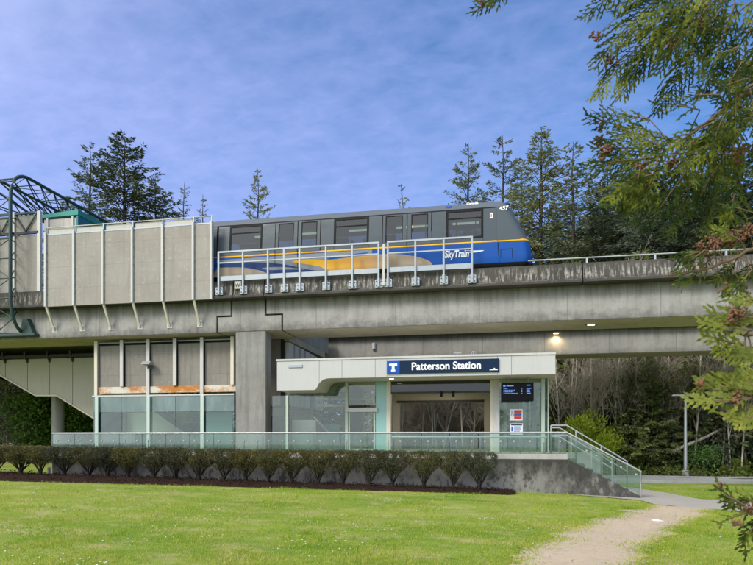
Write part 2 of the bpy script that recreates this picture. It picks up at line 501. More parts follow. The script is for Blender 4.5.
def asphalt_mat(name, a, b):
    m, t = new_mat(name)
    pos = t.n('ShaderNodeNewGeometry').outputs['Position']
    n1 = t.noise(pos, 0.8, 6, 0.6)
    n3 = t.noise(pos, 60, 3, 0.7)
    c = t.mix(n1, a, b)
    c = t.mix(t.rng(n3, 0.5, 0.75, 0, 0.5), c, tuple(x * 1.6 for x in b))
    fin(t, c, 0.9, 0, n3, 0.4, 0.01, 0.2)
    return m
M['asphalt'] = asphalt_mat('path_asphalt', (0.30, 0.28, 0.25), (0.40, 0.375, 0.335))
M['road'] = asphalt_mat('road_asphalt', (0.44, 0.42, 0.39), (0.54, 0.52, 0.48))
M['kerb'] = concrete('kerb_concrete', (0.50, 0.49, 0.46), streak=0.15, pits=0.2)
def mulch_mat():
    m, t = new_mat('bark_mulch')
    pos = t.n('ShaderNodeNewGeometry').outputs['Position']
    n1 = t.noise(pos, 3, 5, 0.6)
    n2 = t.noise(pos, 28, 5, 0.75)
    c = t.mix(n2, (0.012, 0.007, 0.005), (0.085, 0.045, 0.032))
    c = t.mix(t.rng(n1, 0.4, 0.8, 0, 0.5), c, (0.02, 0.014, 0.01))
    fin(t, c, 0.95, 0, n2, 1.0, 0.06, 0.1)
    return m
M['mulch'] = mulch_mat()
M['forest_floor'] = mulch_mat()

def axis(lo, hi, step, far_lo, far_hi):
    a = list(np.arange(lo, hi + 1e-6, step))
    s, x = step, lo
    left = []
    while x > far_lo:
        s *= 1.35; x -= s; left.append(x)
    s, x = step, hi
    right = []
    while x < far_hi:
        s *= 1.35; x += s; right.append(x)
    return left[::-1] + a + right
xs, ys = axis(-26, 16, 0.3, -700, 700), axis(3, 24, 0.3, -60, 1200)
mb = MB()
for y in ys:
    for x in xs:
        mb.v.append((x, y, gz(x, y)))
nx = len(xs)
for j in range(len(ys) - 1):
    for i in range(nx - 1):
        mb.face((j * nx + i, j * nx + i + 1, (j + 1) * nx + i + 1, (j + 1) * nx + i))
ground = mb.build('lawn_ground', M['lawn'], smooth='all', solid=False)
tag(ground, kind='structure')

def resample(pts, step):
    out = [pts[0]]
    for a, b in zip(pts, pts[1:]):
        n = max(1, int((Vector(b) - Vector(a)).length / step))
        for k in range(1, n + 1):
            out.append(Vector(a).lerp(Vector(b), k / n))
    return out
def ragged(pts, amp, sc_, seed):
    o = []
    for p in pts:
        o.append(Vector((p.x + amp * (noise.noise(Vector((p.x * sc_, p.y * sc_, seed))) + 0.5 * noise.noise(Vector((p.x * sc_ * 3.7, p.y * sc_ * 3.7, seed + 5)))),
                         p.y + amp * 0.7 * noise.noise(Vector((p.x * sc_, p.y * sc_, seed + 9))), 0)))
    return o
def ribbon(name, L, R, m, lift, ncross=10, hump=0.0, rough=0.0):
    """ground sheet between two edge lines with the same number of points"""
    b = MB()
    n = len(L)
    for k in range(n):
        for j in range(ncross + 1):
            q = L[k].lerp(R[k], j / ncross)
            z = gz(q.x, q.y) + lift
            if rough and 0 < j < ncross:
                z += rough * (0.6 + noise.noise(Vector((q.x * 1.3, q.y * 1.3, 7))) + 0.7 * noise.noise(Vector((q.x * 5, q.y * 5, 2))))
            if hump:
                e = min(j, ncross - j) / ncross
                z += hump * min(1, e * 4) * (1 + 0.5 * noise.noise(Vector((q.x * 2, q.y * 2, 3))))
            b.v.append((q.x, q.y, z))
    for k in range(n - 1):
        for j in range(ncross):
            a = k * (ncross + 1) + j
            b.face((a, a + 1, a + ncross + 2, a + ncross + 1))
    o = b.build(name, m, smooth='all', solid=False)
    return tag(o, kind='structure')
def by_count(pts, n):
    pts = [Vector(p) for p in pts]
    ln = [0]
    for a, b in zip(pts, pts[1:]):
        ln.append(ln[-1] + (b - a).length)
    out = []
    for k in range(n):
        s = ln[-1] * k / (n - 1)
        i = max(0, min(len(pts) - 2, next((q for q in range(len(ln) - 1) if ln[q + 1] >= s - 1e-9), len(pts) - 2)))
        f = (s - ln[i]) / max(1e-9, ln[i + 1] - ln[i])
        out.append(pts[i].lerp(pts[i + 1], f))
    return out
# trodden dirt path
DL = by_count([gp(652, 505), gp(640, 508), (gp(612, 515)), gp(590, 521), gp(565, 531), gp(540, 543), gp(515, 559), gp(485, 585), gp(450, 640)], 420)
DR = by_count([gp(716, 510), gp(708, 516), gp(700, 522), gp(677, 530), gp(661, 540), gp(649, 554), gp(640, 575), gp(634, 600), gp(628, 660)], 420)
DL = ragged(ragged(DL, 0.30, 1.3, 2.0), 0.10, 7.0, 3.0); DR = ragged(ragged(DR, 0.22, 1.3, 8.0), 0.09, 7.0, 5.0)
ribbon('dirt_path', DL, DR, M['dirt'], 0.014, 24, 0.0, 0.012)
# asphalt path from behind the stairs to the right
PT = by_count([gp(560, 481), gp(640, 489), gp(665, 493), gp(700, 499.5), gp(730, 501.5), gp(753, 502.5), gp(860, 505)], 60)
PB = by_count([gp(560, 494), gp(640, 500.5), gp(655, 505), gp(690, 508), gp(720, 510), gp(753, 513.5), gp(860, 520)], 60)
ribbon('asphalt_path', PT, ragged(PB, 0.06, 1.5, 4.0), M['asphalt'], 0.020, 8)
# service road with a pale kerb on its far side
RT = by_count([gp(520, 477.6), gp(647, 477.9), gp(753, 478.9), gp(900, 480.2), gp(1300, 484)], 40)
RB = by_count([gp(520, 482.4), gp(642, 482.9), gp(753, 483.6), gp(900, 485.2), gp(1300, 490)], 40)
ribbon('service_road', RT, RB, M['road'], 0.016, 4)
def kerb(line, name, off):
    b = MB()
    P = [Vector((p.x, p.y + off, 0)) for p in line]
    for p, q in zip(P, P[1:]):
        i = len(b.v)
        for e in (p, q):
            z = gz(e.x, e.y)
            b.v += [(e.x, e.y, z - 0.05), (e.x, e.y, z + 0.12), (e.x, e.y + 0.18, z + 0.12), (e.x, e.y + 0.18, z - 0.05)]
        for k in range(3):
            b.face((i + k, i + 4 + k, i + 5 + k, i + k + 1))
    return tag(b.build(name, M['kerb'], solid=True), kind='structure')
kerb(RT, 'road_kerb', 0.05)
kerb(RB, 'road_kerb', -0.15)
# mulch bed under the hedge
ML = by_count([gp(-60, 480), gp(0, 481), gp(120, 484), gp(250, 487.5), gp(400, 491.5), gp(480, 494), gp(506, 495.0), gp(517, 494.6)], 150)
MR = by_count([Vector((sx(-60, 20.9), 20.9, 0)), Vector((sx(0, 20.9), 20.9, 0)), Vector((sx(50, 20.46), 20.46, 0)), Vector((sx(250, 20.46), 20.46, 0)), Vector((sx(480, 20.46), 20.46, 0)), Vector((sx(508, 20.46), 20.46, 0)), Vector((sx(511, 20.35), 20.35, 0)), Vector((sx(516, 19.9), 19.9, 0))], 150)
mulch = ribbon('mulch_bed', ragged(ML, 0.07, 2.5, 6.0), MR, M['mulch'], 0.012, 14, 0.07)

# ================================================================== NEAR GUIDEWAY
YW, YB = 23.0, 25.1          # front and back of the box girder
ZB, ZL, ZP = 6.10, 7.37, 8.09   # girder underside, ledge underside, parapet top
gw = thing('elevated_guideway', 'grey concrete elevated guideway carrying the train, with stepped joints over its square pier', 'guideway', (sx(253, YW), YW, 0.3))
g = 0.07
def jl(u, v): return xz(u, v, YW)
a1, a2, a3, a4 = sx(228.6, YW), sx(230.6, YW), sx(216.3, YW), sx(216.3, YW)
zs1 = sz(223, 315.5, YW)
b1, b2 = sx(266.5, YW), sx(283.0, YW)
zs2 = sz(275, 313.5, YW)
left = [(-60, ZB), (a3, ZB), (a3, zs1), (a2, zs1), (a2, ZL), (-60, ZL)]
mid = [(a3 + g, ZB), (b2 - g, ZB), (b2 - g, zs2 - g), (b1 - g, zs2 - g), (b1 - g, ZL), (a2 + g, ZL), (a2 + g, zs1 - g), (a3 + g, zs1 - g)]
right = [(b2, ZB), (45, ZB), (45, ZL), (b1, ZL), (b1, zs2), (b2, zs2)]
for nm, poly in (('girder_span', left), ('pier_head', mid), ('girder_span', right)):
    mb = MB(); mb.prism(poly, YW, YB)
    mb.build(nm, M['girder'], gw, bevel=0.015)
for xa, xb in ((-59.9, a3 - 0.01), (a3 + g + 0.01, b2 - g - 0.01), (b2 + 0.01, 44.9)):
    mb = MB(); mb.box(xa, xb, YW + 0.03, YB - 0.03, ZB - 0.012, ZB - 0.003); mb.build('soffit', M['soffit_con'], gw)
mb = MB(); mb.box(-59, 44, YW + 0.25, YB - 0.25, ZB + 0.1, ZL - 0.05)
mb.build('girder_core', M['void'], gw)  # dark box added inside so the open joints read as shaded
mb = MB()
mb.box(sx(235.3, YW), sx(265.5, YW), YW + 0.02, YW + 0.68, -0.3, ZB - 0.002)
mb.build('pier', M['pier'], gw, bevel=0.03)
# parapet upstands in lengths with open joints, standing on a dark drip ledge
joints = [-60, sx(-40, 22.6), sx(233, 22.6), sx(264, 22.6), sx(520, 22.6) + 2.2, 45]
for x0, x1 in zip(joints, joints[1:]):
    mb = MB()
    mb.prism([(22.60, ZL + 0.14), (22.68, ZP), (22.90, ZP), (22.90, ZL + 0.14)], x0 + 0.025, x1 - 0.025, 'x')
    mb.build('parapet', M['parapet'], gw, bevel=0.01)
    mb = MB()
    mb.prism([(22.52, ZL), (22.52, ZL + 0.10), (22.58, ZL + 0.137), (25.5, ZL + 0.137), (25.5, ZL)], x0 + 0.02, x1 - 0.02, 'x')
    mb.build('ledge', M['parapet'], gw, bevel=0.008)
mb = MB(); mb.box(-60, 45, 25.25, 25.48, ZL + 0.14, ZP)
mb.build('far_parapet', M['parapet'], gw)
mb = MB(); mb.box(-60, 45, 23.45, 23.53, ZL + 0.137, ZL + 0.30); mb.box(-60, 45, 24.80, 24.88, ZL + 0.137, ZL + 0.30)
mb.build('running_rail', M['dark'], gw)
# low pipe handrail on the parapet to the right of the train
hr = thing('pipe_handrail', 'low grey pipe handrail along the parapet to the right of the train', 'handrail', (sx(600, 22.8), 22.8, ZP))
mb = MB(); mb.tube([(sx(528, 22.8), 22.8, 8.30), (30, 22.8, 8.30)], 0.028, 8)
mb.build('rail_pipe', M['rail'], hr)
x = sx(586.8, 22.8); dx = sx(655, 22.8) - x
for k in range(0, 10):
    mb = MB(); mb.box(x + k * dx - 0.03, x + k * dx + 0.03, 22.77, 22.83, ZP - 0.0, 8.28); mb.box(x + k * dx - 0.06, x + k * dx + 0.06, 22.72, 22.88, ZP + 0.001, ZP + 0.012)
    mb.build('rail_post', M['rail'], hr)

# ================================================================== FAR GUIDEWAY
fg = thing('far_guideway', 'second concrete guideway behind the first, its underside just above the white canopy', 'guideway', (4, 33.4, 0))
mb = MB(); mb.prism([(-60, ZB), (60, ZB), (60, ZL), (-60, ZL)], 32.5, 34.25); mb.build('girder_span', M['girder_far'], fg, bevel=0.02)
mb = MB(); mb.box(-59.9, 59.9, 32.53, 34.22, ZB - 0.012, ZB - 0.003); mb.build('soffit', M['soffit_con'], fg)
mb = MB(); mb.box(-60, 60, 32.1, 34.6, ZL + 0.001, ZL + 0.14); mb.build('ledge', M['parapet'], fg)
mb = MB(); mb.box(-60, 60, 32.15, 32.4, ZL + 0.142, ZP); mb.build('parapet', M['parapet'], fg)
for xx in (-28.0, 30.0):
    mb = MB(); mb.box(xx, xx + 1.3, 32.8, 34.0, -0.6, ZB - 0.002); mb.build('pier', M['pier'], fg, bevel=0.03)
def downlight(u, v, Y, label, wall):
    p = at(u, v, Y)
    o = thing('downlight', label, 'lamp', (p.x, p.y, p.z))
    mb = MB()
    if wall:
        mb.prism([(p.y + 0.05, p.z + 0.16), (p.y - 0.16, p.z + 0.08), (p.y - 0.16, p.z + 0.02), (p.y + 0.05, p.z + 0.02)], p.x - 0.14, p.x + 0.14, 'x')
    else:
        mb.box(p.x - 0.22, p.x + 0.22, p.y - 0.10, p.y + 0.10, p.z + 0.01, p.z + 0.09)
    mb.build('housing', M['dark'], o, bevel=0.01)
    mb = MB(); mb.box(p.x - 0.12, p.x + 0.12, p.y - 0.08, p.y + 0.03, p.z - 0.01, p.z + 0.018)
    mb.build('lens', M['lamp_glow'], o)
    ld = bpy.data.lights.new('lamp_light', 'SPOT'); ld.energy = 45; ld.color = (1, 0.75, 0.4); ld.spot_size = radians(150); ld.shadow_soft_size = 0.08; ld.spot_blend = 0.8
    l = bpy.data.objects.new('lamp_light', ld); C.objects.link(l); l.parent = o; l.location = (0, -0.05, -0.03)
downlight(556, 333.5, 32.35, 'small lit wall lamp on the far guideway, lower and left of the two warm lamps', True)
downlight(591, 325.0, 24.0, 'small lit lamp under the near guideway, higher and right of the two warm lamps', False)
p = at(373.8, 346, 32.42)
o = thing('wall_light', 'unlit white tube-shaped wall lamp on the dark concrete beam above the station sign', 'lamp', (p.x, p.y, p.z))
mb = MB(); mb.tube([(p.x, p.y, p.z - 0.17), (p.x, p.y, p.z + 0.16)], 0.10, 14); mb.build('shade', M['white'], o, smooth=True)
mb = MB(); mb.box(p.x - 0.04, p.x + 0.04, p.y + 0.05, 32.52, p.z - 0.05, p.z + 0.05); mb.build('bracket', M['dark'], o)
# platform deck between the guideways, over the left half
pdk = MB(); pdk.box(-60, sx(316, 28.3) - 0.4, 25.55, 32.05, 6.35, 7.3)
tag(pdk.build('platform_deck', M['girder_far']), 'dark concrete platform deck between the two guideways, above the stair enclosure', 'platform')

# ================================================================== TRAIN
YS, YC = 22.9, 24.15
TZ = [8.12, 8.20, 8.32, 8.6, 9.13, 9.17, 9.6, 10.0, 10.35, 10.46, 10.55, 10.64, 10.73, 10.80, 10.85, 10.875, 10.885]
TI = [0.10, 0.04, 0.00, 0.0, 0.0, 0.002, 0.035, 0.075, 0.115, 0.135, 0.17, 0.23, 0.33, 0.50, 0.75, 1.0, 1.2]
FZ = [8.12, 8.30, 8.55, 8.95, 9.15, 10.0, 10.45, 10.62, 10.72, 10.80, 10.885]
FU = [529.5, 531.3, 532.2, 531.6, 530.0, 518.0, 511.2, 508.6, 506.6, 504.5, 499.0]
def inset(z): return float(np.interp(z, TZ, TI))
def front(z): return sx(float(np.interp(z, FZ, FU)), 23.25)
TXL = sx(198, YS)
def car_paint(name, cols=None, col=None, rough=0.28):
    m, t = new_mat(name)
    pos = t.n('ShaderNodeNewGeometry').outputs['Position']
    n1 = t.noise(t.scale(pos, (0.6, 1, 1.5)), 2.0, 5, 0.6)
    if cols:
        sp = t.n('ShaderNodeSeparateXYZ', {0: pos})
        c = t.ramp(t.rng(sp.outputs[0], cols[0], cols[1]), cols[2])
    else:
        c = t.mix(1.0, col, col)
    c = t.mix(t.rng(n1, 0.45, 0.8, 0, 0.12), c, (0.09, 0.085, 0.075))
    fin(t, c, t.rng(n1, 0.3, 0.7, rough * 0.8, rough * 1.5), 0.0, None, spec=0.25)
    return m
M['car_grey'] = car_paint('car_grey', col=(0.070, 0.090, 0.112), rough=0.4)
M['car_panel'] = car_paint('car_side_panel', col=(0.066, 0.086, 0.106), rough=0.36)
M['car_roof'] = car_paint('car_roof_paint', col=(0.105, 0.125, 0.155), rough=0.45)
M['car_blue'] = car_paint('car_blue', col=(0.003, 0.075, 0.36), rough=0.4)
M['car_dkblue'] = car_paint('car_dark_blue', col=(0.006, 0.040, 0.17), rough=0.4)
M['car_silver'] = car_paint('car_silver_stripe', col=(0.22, 0.245, 0.285), rough=0.4)
M['car_tan'] = car_paint('car_tan', col=(0.36, 0.285, 0.215), rough=0.4)
M['car_yellow'] = car_paint('car_yellow', col=(0.78, 0.42, 0.015), rough=0.3)
M['car_swoosh'] = car_paint('car_yellow_to_tan', cols=(sx(318, YS), sx(395, YS), [(0.0, (0.80, 0.43, 0.015)), (0.45, (0.66, 0.34, 0.06)), (1.0, (0.36, 0.285, 0.215))]), rough=0.4)
def window_mat():
    m, t = new_mat('train_window')
    pos = t.n('ShaderNodeNewGeometry').outputs['Position']
    n1 = t.noise(t.scale(pos, (1.2, 1, 1.6)), 1.3, 4, 0.6)
    c = t.mix(n1, (0.006, 0.010, 0.016), (0.035, 0.055, 0.080))
    fin(t, c, 0.05, 0, None, spec=0.8)
    return m
M['win'] = window_mat()
M['win_glass'] = glass('train_window_glass', (0.28, 0.35, 0.40), (0.04, 0.065, 0.10), 0.10, 0.03)
train = thing('metro_train', 'grey and blue rapid transit train numbered 457 standing on the elevated guideway', 'train', (sx(380, YC), YC, ZL + 0.3))

def ring(z, off=0.0):
    """plan outline of the car at height z, clockwise from the rear"""
    i = inset(z); hw = max(0.03, 1.25 - i) + off
    xf = front(z) + off
    xl = TXL + min(0.3, i * 0.25)
    pts = []
    rx, ry = 0.36, min(0.62, hw * 0.9)
    for k in range(13):                      # near front corner to far front corner
        a = -pi / 2 + (pi / 2) * k / 12
        pts.append((xf - rx + rx * max(0, cos(a)) ** 0.75, YC - (hw - ry) + ry * -(-sin(a)) ** 0.9))
    far = [(x, 2 * YC - y) for x, y in pts[::-1]]
    pts = [(xl, YC - hw)] + pts + far + [(xl, YC + hw)]
    return pts
# the near side carries real window openings, so the shell is built of the outline rings without the near wall between the sills
mb = MB()
N = None
rings = []
for z in TZ:
    r = ring(z)
    N = len(r)
    rings.append(len(mb.v)); mb.v += [(x, y, z) for x, y in r]
for k in range(len(TZ) - 1):
    for j in range(N):
        j2 = (j + 1) % N
        mat_i = 3 if TZ[k + 1] <= 8.33 else 1 if TZ[k + 1] <= 9.14 else 0 if TZ[k] < 10.46 else 2
        if j == 0 and 9.15 < TZ[k] < 10.40:
            continue                         # near side wall band: glazed panels are set in here
        if j == N - 2 and 9.15 < TZ[k] < 10.40:
            continue                         # far side likewise
        mb.face((rings[k] + j, rings[k] + j2, rings[k + 1] + j2, rings[k + 1] + j), mat_i)
mb.face([rings[-1] + j for j in range(N)], 2)
mb.face([rings[0] + j for j in reversed(range(N))], 1)
mb.build('body', [M['car_grey'], M['car_blue'], M['car_roof'], M['black']], train, smooth=True, solid=True)

def side(mbx, u0, u1, z0, z1, out, thick, lean=0.0, far=False, X0=None, X1=None):
    """slab lying on the car side between two columns and heights, `out` proud of the skin"""
    x0 = sx(u0, YS) if X0 is None else X0; x1 = sx(u1, YS) if X1 is None else X1
    zz_ = [z0] + [z for z in TZ if z0 + 0.03 < z < z1 - 0.03] + [z1]
    i0 = len(mbx.v)
    for z in zz_:
        for xx in (x0 + lean * (z - z0), x1 + lean * (z - z0)):
            for d in (out, out - thick):
                yy = YS + inset(z) - d
                mbx.v.append((xx, 2 * YC - yy if far else yy, z))
    for k in range(len(zz_) - 1):
        a = i0 + k * 4; b = a + 4
        mbx.face((a, a + 2, b + 2, b)); mbx.face((a + 1, b + 1, b + 3, a + 3))
        mbx.face((a, b, b + 1, a + 1)); mbx.face((a + 2, a + 3, b + 3, b + 2))
    mbx.face((i0, i0 + 1, i0 + 3, i0 + 2)); e = i0 + (len(zz_) - 1) * 4
    mbx.face((e, e + 2, e + 3, e + 1))
def side_part(name, m, u0, u1, z0, z1, out=0.006, thick=0.03, parent=None, lean=0.0):
    b = MB(); side(b, u0, u1, z0, z1, out, thick, lean)
    return b.build(name, m, parent or train)
def frame_part(name, m, u0, u1, z0, z1, fw, out, thick, parent, bars=()):
    """a rectangular surround with an open middle, plus horizontal bars at the given heights"""
    b = MB(); X0, X1 = sx(u0, YS), sx(u1, YS)
    side(b, 0, 0, z0, z0 + fw, out, thick, X0=X0, X1=X1); side(b, 0, 0, z1 - fw, z1, out, thick, X0=X0, X1=X1)
    side(b, 0, 0, z0 + fw, z1 - fw, out, thick, X0=X0, X1=X0 + fw); side(b, 0, 0, z0 + fw, z1 - fw, out, thick, X0=X1 - fw, X1=X1)
    for h in bars:
        side(b, 0, 0, h - 0.018, h + 0.018, out, thick, X0=X0 + fw, X1=X1 - fw)
    return b.build(name, m, parent)
WZ0, WZ1 = 9.30, 10.42
# dark seal band over doors and windows
side_part('rain_gutter', M['black'], 216.5, 494, 10.43, 10.475, 0.008, 0.04)
# wall panels between the glazing
for u0, u1 in ((205, 216.3), (217.6, 229.2), (261.6, 274.8), (320.2, 333.8), (368.3, 382.2), (431.6, 446.3), (483, 496.5)):
    side_part('side_panel', M['car_panel'], u0 + 0.35, u1 - 0.35, 9.165, 10.425, 0.004, 0.05)
    side_part('panel_seam', M['black'], u0 - 0.4, u0 + 0.35, 9.165, 10.425, 0.001, 0.04)
for u0, u1 in ((229.2, 261.6), (333.8, 368.3), (446.3, 483.0)):
    side_part('sill_panel', M['car_panel'], u0, u1, 9.165, WZ0, 0.003, 0.05)
    wn = side_part('window', M['win_glass'], u0 + 0.6, u1 - 0.6, WZ0 + 0.02, WZ1, -0.008, 0.012)
    frame_part('frame', M['black'], u0, u1, WZ0, WZ1 + 0.005, 0.07, 0.010, 0.05, wn, (10.10,))
for u0, u1, w0, w1 in ((275.0, 297.2, 278.6, 292.6), (297.5, 320.0, 301.6, 316.0), (382.4, 406.7, 386.0, 401.7), (407.0, 431.3, 411.8, 427.0)):
    d = MB()
    X = [sx(q, YS) for q in (u0 + 0.35, w0, w1, u1 - 0.35)]
    side(d, 0, 0, 9.165, 9.36, 0.012, 0.05, X0=X[0], X1=X[3]); side(d, 0, 0, 10.36, 10.425, 0.012, 0.05, X0=X[0], X1=X[3])
    side(d, 0, 0, 9.36, 10.36, 0.012, 0.05, X0=X[0], X1=X[1]); side(d, 0, 0, 9.36, 10.36, 0.012, 0.05, X0=X[2], X1=X[3])
    dr = d.build('door', M['car_panel'], train)
    q = MB(); side(q, 0, 0, 9.37, 10.35, 0.0, 0.012, X0=X[1] + 0.01, X1=X[2] - 0.01); q.build('pane', M['win_glass'], dr)
    q = MB(); side(q, 0, 0, 9.33, 10.39, 0.016, 0.02, X0=X[1] - 0.03, X1=X[1]); side(q, 0, 0, 9.33, 10.39, 0.016, 0.02, X0=X[2], X1=X[2] + 0.03)
    side(q, 0, 0, 9.33, 9.36, 0.016, 0.02, X0=X[1], X1=X[2]); side(q, 0, 0, 10.36, 10.39, 0.016, 0.02, X0=X[1], X1=X[2]); q.build('pane_seal', M['black'], dr)
    q = MB(); side(q, 0, 0, 8.22, 10.42, 0.005, 0.012, X0=sx(u0 - 0.3, YS), X1=sx(u0 + 0.3, YS)); q.build('door_seam', M['black'], dr)
# far side glazing (seen through the car)
for u0, u1, glz in ((216, 236, 0), (236, 275, 1), (275, 282, 0), (282, 316, 1), (316, 335, 0), (335, 375, 1), (375, 386, 0), (386, 427, 1), (427, 446, 0), (446, 484, 1), (484, 497, 0)):
    b = MB(); side(b, u0, u1, 9.165, 9.5 if glz else 10.425, 0.0, 0.03, far=True); b.build('far_side_panel', M['car_grey'], train)
# interior: floor, seats, poles, ceiling lights
b = MB(); b.box(TXL + 0.1, sx(495, YS), YS + 0.12, 2 * YC - YS - 0.12, 8.5, 8.56); b.build('floor', M['dark'], train)
b = MB(); b.box(TXL + 0.3, sx(487, YS), YS + 0.5, 2 * YC - YS - 0.5, 10.47, 10.52); b.build('ceiling_panel', M['grey'], train)
for k, u in enumerate((224, 240, 252, 266, 336, 350, 363, 374, 450, 464, 476)):
    x = sx(u, YS)
    b = MB()
    b.box(x - 0.05, x + 0.05, YC - 1.0, YC - 0.35, 8.95, 9.62); b.box(x - 0.05, x + 0.42, YC - 1.0, YC - 0.35, 8.93, 9.03)
    b.box(x - 0.05, x + 0.05, YC + 0.35, YC + 1.0, 8.95, 9.62); b.box(x - 0.05, x + 0.42, YC + 0.35, YC + 1.0, 8.93, 9.03)
    b.build('seat', M['ink'], train, bevel=0.03)
for u in (282, 312, 340, 390, 423, 455, 475):
    b = MB(); b.tube([(sx(u, YS), YC - 0.3, 8.5), (sx(u, YS), YC - 0.3, 10.46)], 0.02, 8); b.build('grab_pole', M['car_yellow'], train)
for u0, u1 in ((240, 256), (285, 312), (340, 362), (390, 424), (450, 478)):
    b = MB(); b.box(sx(u0, YS), sx(u1, YS), YC + 0.3, YC + 0.42, 10.42, 10.46); b.build('light_strip', M['strip_glow'], train)
# driver's end bulkhead and nose side
b = MB(); b.box(sx(494, YS), sx(495.5, YS), YS + 0.15, 2 * YC - YS - 0.15, 8.5, 10.5); b.build('bulkhead', M['car_grey'], train)
b = MB()
X0 = sx(499.5, YS)
side(b, 0, 0, 8.2, 10.46, 0.003, 0.03, X0=X0 - 0.015, X1=X0 + 0.015, lean=-0.07)
b.build('cab_seam', M['black'], train)
# the cab side between the last panel and the nose: closed skin with the same lean
b = MB()
zc = [9.165, 9.6, 10.0, 10.35, 10.46]
for z in zc:
    b.v += [(sx(496.4, YS), YS + inset(z), z), (front(z) - 0.36, YS + inset(z), z)]
for k in range(4):
    b.face((2 * k, 2 * k + 1, 2 * k + 3, 2 * k + 2))
o = b.build('cab_side', M['car_grey'], train, solid=False)
sm = o.modifiers.new('thickness', 'SOLIDIFY'); sm.thickness = 0.03; sm.offset = 0
# windscreen wrapped on the nose between waist and roof
mb = MB()
zzl = list(np.linspace(9.32, 10.40, 7))
cols_ = range(9, 18)
for z in zzl:
    r = ring(z, 0.012)
    for j in cols_:
        mb.v.append((r[j][0], r[j][1], z))
nc = len(cols_)
for k in range(len(zzl) - 1):
    for j in range(nc - 1):
        a = k * nc + j; mb.face((a, a + 1, a + nc + 1, a + nc))
o = mb.build('windscreen', M['win'], train, smooth='all', solid=False)
sm = o.modifiers.new('thickness', 'SOLIDIFY'); sm.thickness = 0.02; sm.offset = -1
# thin yellow line at the waist, wrapping round the nose
mb = MB()
for z in (9.10, 9.165):
    r = ring(z, 0.004)
    for j in range(0, N - 1):
        mb.v.append((r[j][0], r[j][1], z))
for j in range(N - 2):
    mb.face((j, j + 1, N - 1 + j + 1, N - 1 + j))
o = mb.build('waist_stripe', M['car_yellow'], train, smooth='all', solid=False)
sm = o.modifiers.new('thickness', 'SOLIDIFY'); sm.thickness = 0.006; sm.offset = -1
# painted livery on the lower side
def decal(name, m, pts, out=0.003, smooth_n=0):
    P = [xz(u, v, YS) for u, v in pts]
    if smooth_n:
        Q = []
        n = len(P)
        for k in range(n):
            p0, p1, p2, p3 = (Vector((*P[(k + d) % n], 0)) for d in (-1, 0, 1, 2))
            for s in range(smooth_n):
                t = s / smooth_n
                q = 0.5 * ((2 * p1) + (p2 - p0) * t + (2 * p0 - 5 * p1 + 4 * p2 - p3) * t * t + (3 * p1 - p0 - 3 * p2 + p3) * t ** 3)
                Q.append((q.x, min(9.095, max(8.33, q.y))))
        P = Q
    else:
        P = [(x, min(9.095, max(8.33, z))) for x, z in P]
    b = MB(); b.prism(P, YS - out, YS + 0.002)
    return b.build(name, m, train)
decal('livery_silver', M['car_silver'], [(217, 260.5), (217, 283), (372, 268), (372, 248)], 0.0025)
decal('livery_swoosh', M['car_dkblue'], [(217, 263.5), (230, 262.0), (245, 262.2), (262, 262.5), (285, 264.5), (308, 269.5), (322, 271.6), (300, 273), (285, 274), (272, 274.5), (258, 270.0), (240, 267.2), (217, 267.4)], 0.0045, 5)
decal('livery_silver', M['car_silver'], [(262, 268.2), (280, 267.0), (305, 269.3), (285, 269.6), (270, 270.0)], 0.006, 5)
decal('livery_tan', M['car_tan'], [(217, 269.3), (232, 268.0), (248, 268.6), (262, 271.5), (270, 276.5), (272, 282), (217, 284)], 0.006, 4)
decal('livery_swoosh', M['car_swoosh'], [(292, 262.0), (305, 259.6), (325, 260.2), (345, 263.5), (358, 268.0), (345, 268.6), (325, 267.2), (305, 264.0)], 0.0055, 5)
decal('livery_swoosh', M['car_blue'], [(330, 257.6), (365, 252.5), (365, 254.0), (345, 257.6), (330, 259.4)], 0.004, 4)
decal('livery_tan', M['car_swoosh'], [(318, 262.8), (345, 258.4), (370, 255.2), (395, 254.0), (415, 256.4), (428, 260.5), (432.5, 265.5), (428, 269.5), (395, 271.0), (360, 272.5), (330, 270.5)], 0.0075, 5)
decal('livery_gull', M['letter'], [(464, 250.2), (472, 250.6), (484, 250.4), (476, 252.4), (466, 252.6), (474, 251.6)], 0.005, 4)
text('lettering', 'SkyTrain', 0.34, (sx(444.6, YS), YS - 0.006, sz(446, 257.8, YS)), M['letter'], train, 0.011, 0.18, 0.002, sxy=(0.76, 1.12))
p = at(499.2, 210.6, YS + 0.14)
text('fleet_number', '457', 0.215, (p.x, YS + inset(p.z) - 0.012, p.z), M['letter'], train, 0.004, 0.12, 0.006)
bpy.data.objects['fleet_number'].rotation_euler = (pi / 2 - 0.10, 0, 0)
p = at(466.5, 205.4, YS + 0.25)
tt = text('wordmark', 'Canada', 0.15, (p.x, YS + inset(p.z) - 0.02, p.z), M['letter'], train, 0.003, 0, 0.02)
tt.rotation_euler = (radians(62), 0, 0)
p = at(446.5, 206.2, YS + 0.25)
mb = MB()
x0, x1 = sx(446.5, YS + .25), sx(452.0, YS + .25)
z0 = 10.56; z1 = 10.66
mb.quad((x0, YS + inset(z0) - 0.012, z0), (x1, YS + inset(z0) - 0.012, z0), (x1, YS + inset(z1) - 0.012, z1), (x0, YS + inset(z1) - 0.012, z1))
o = mb.build('flag_sticker', M['blue'], train, solid=False)
sm = o.modifiers.new('thickness', 'SOLIDIFY'); sm.thickness = 0.004
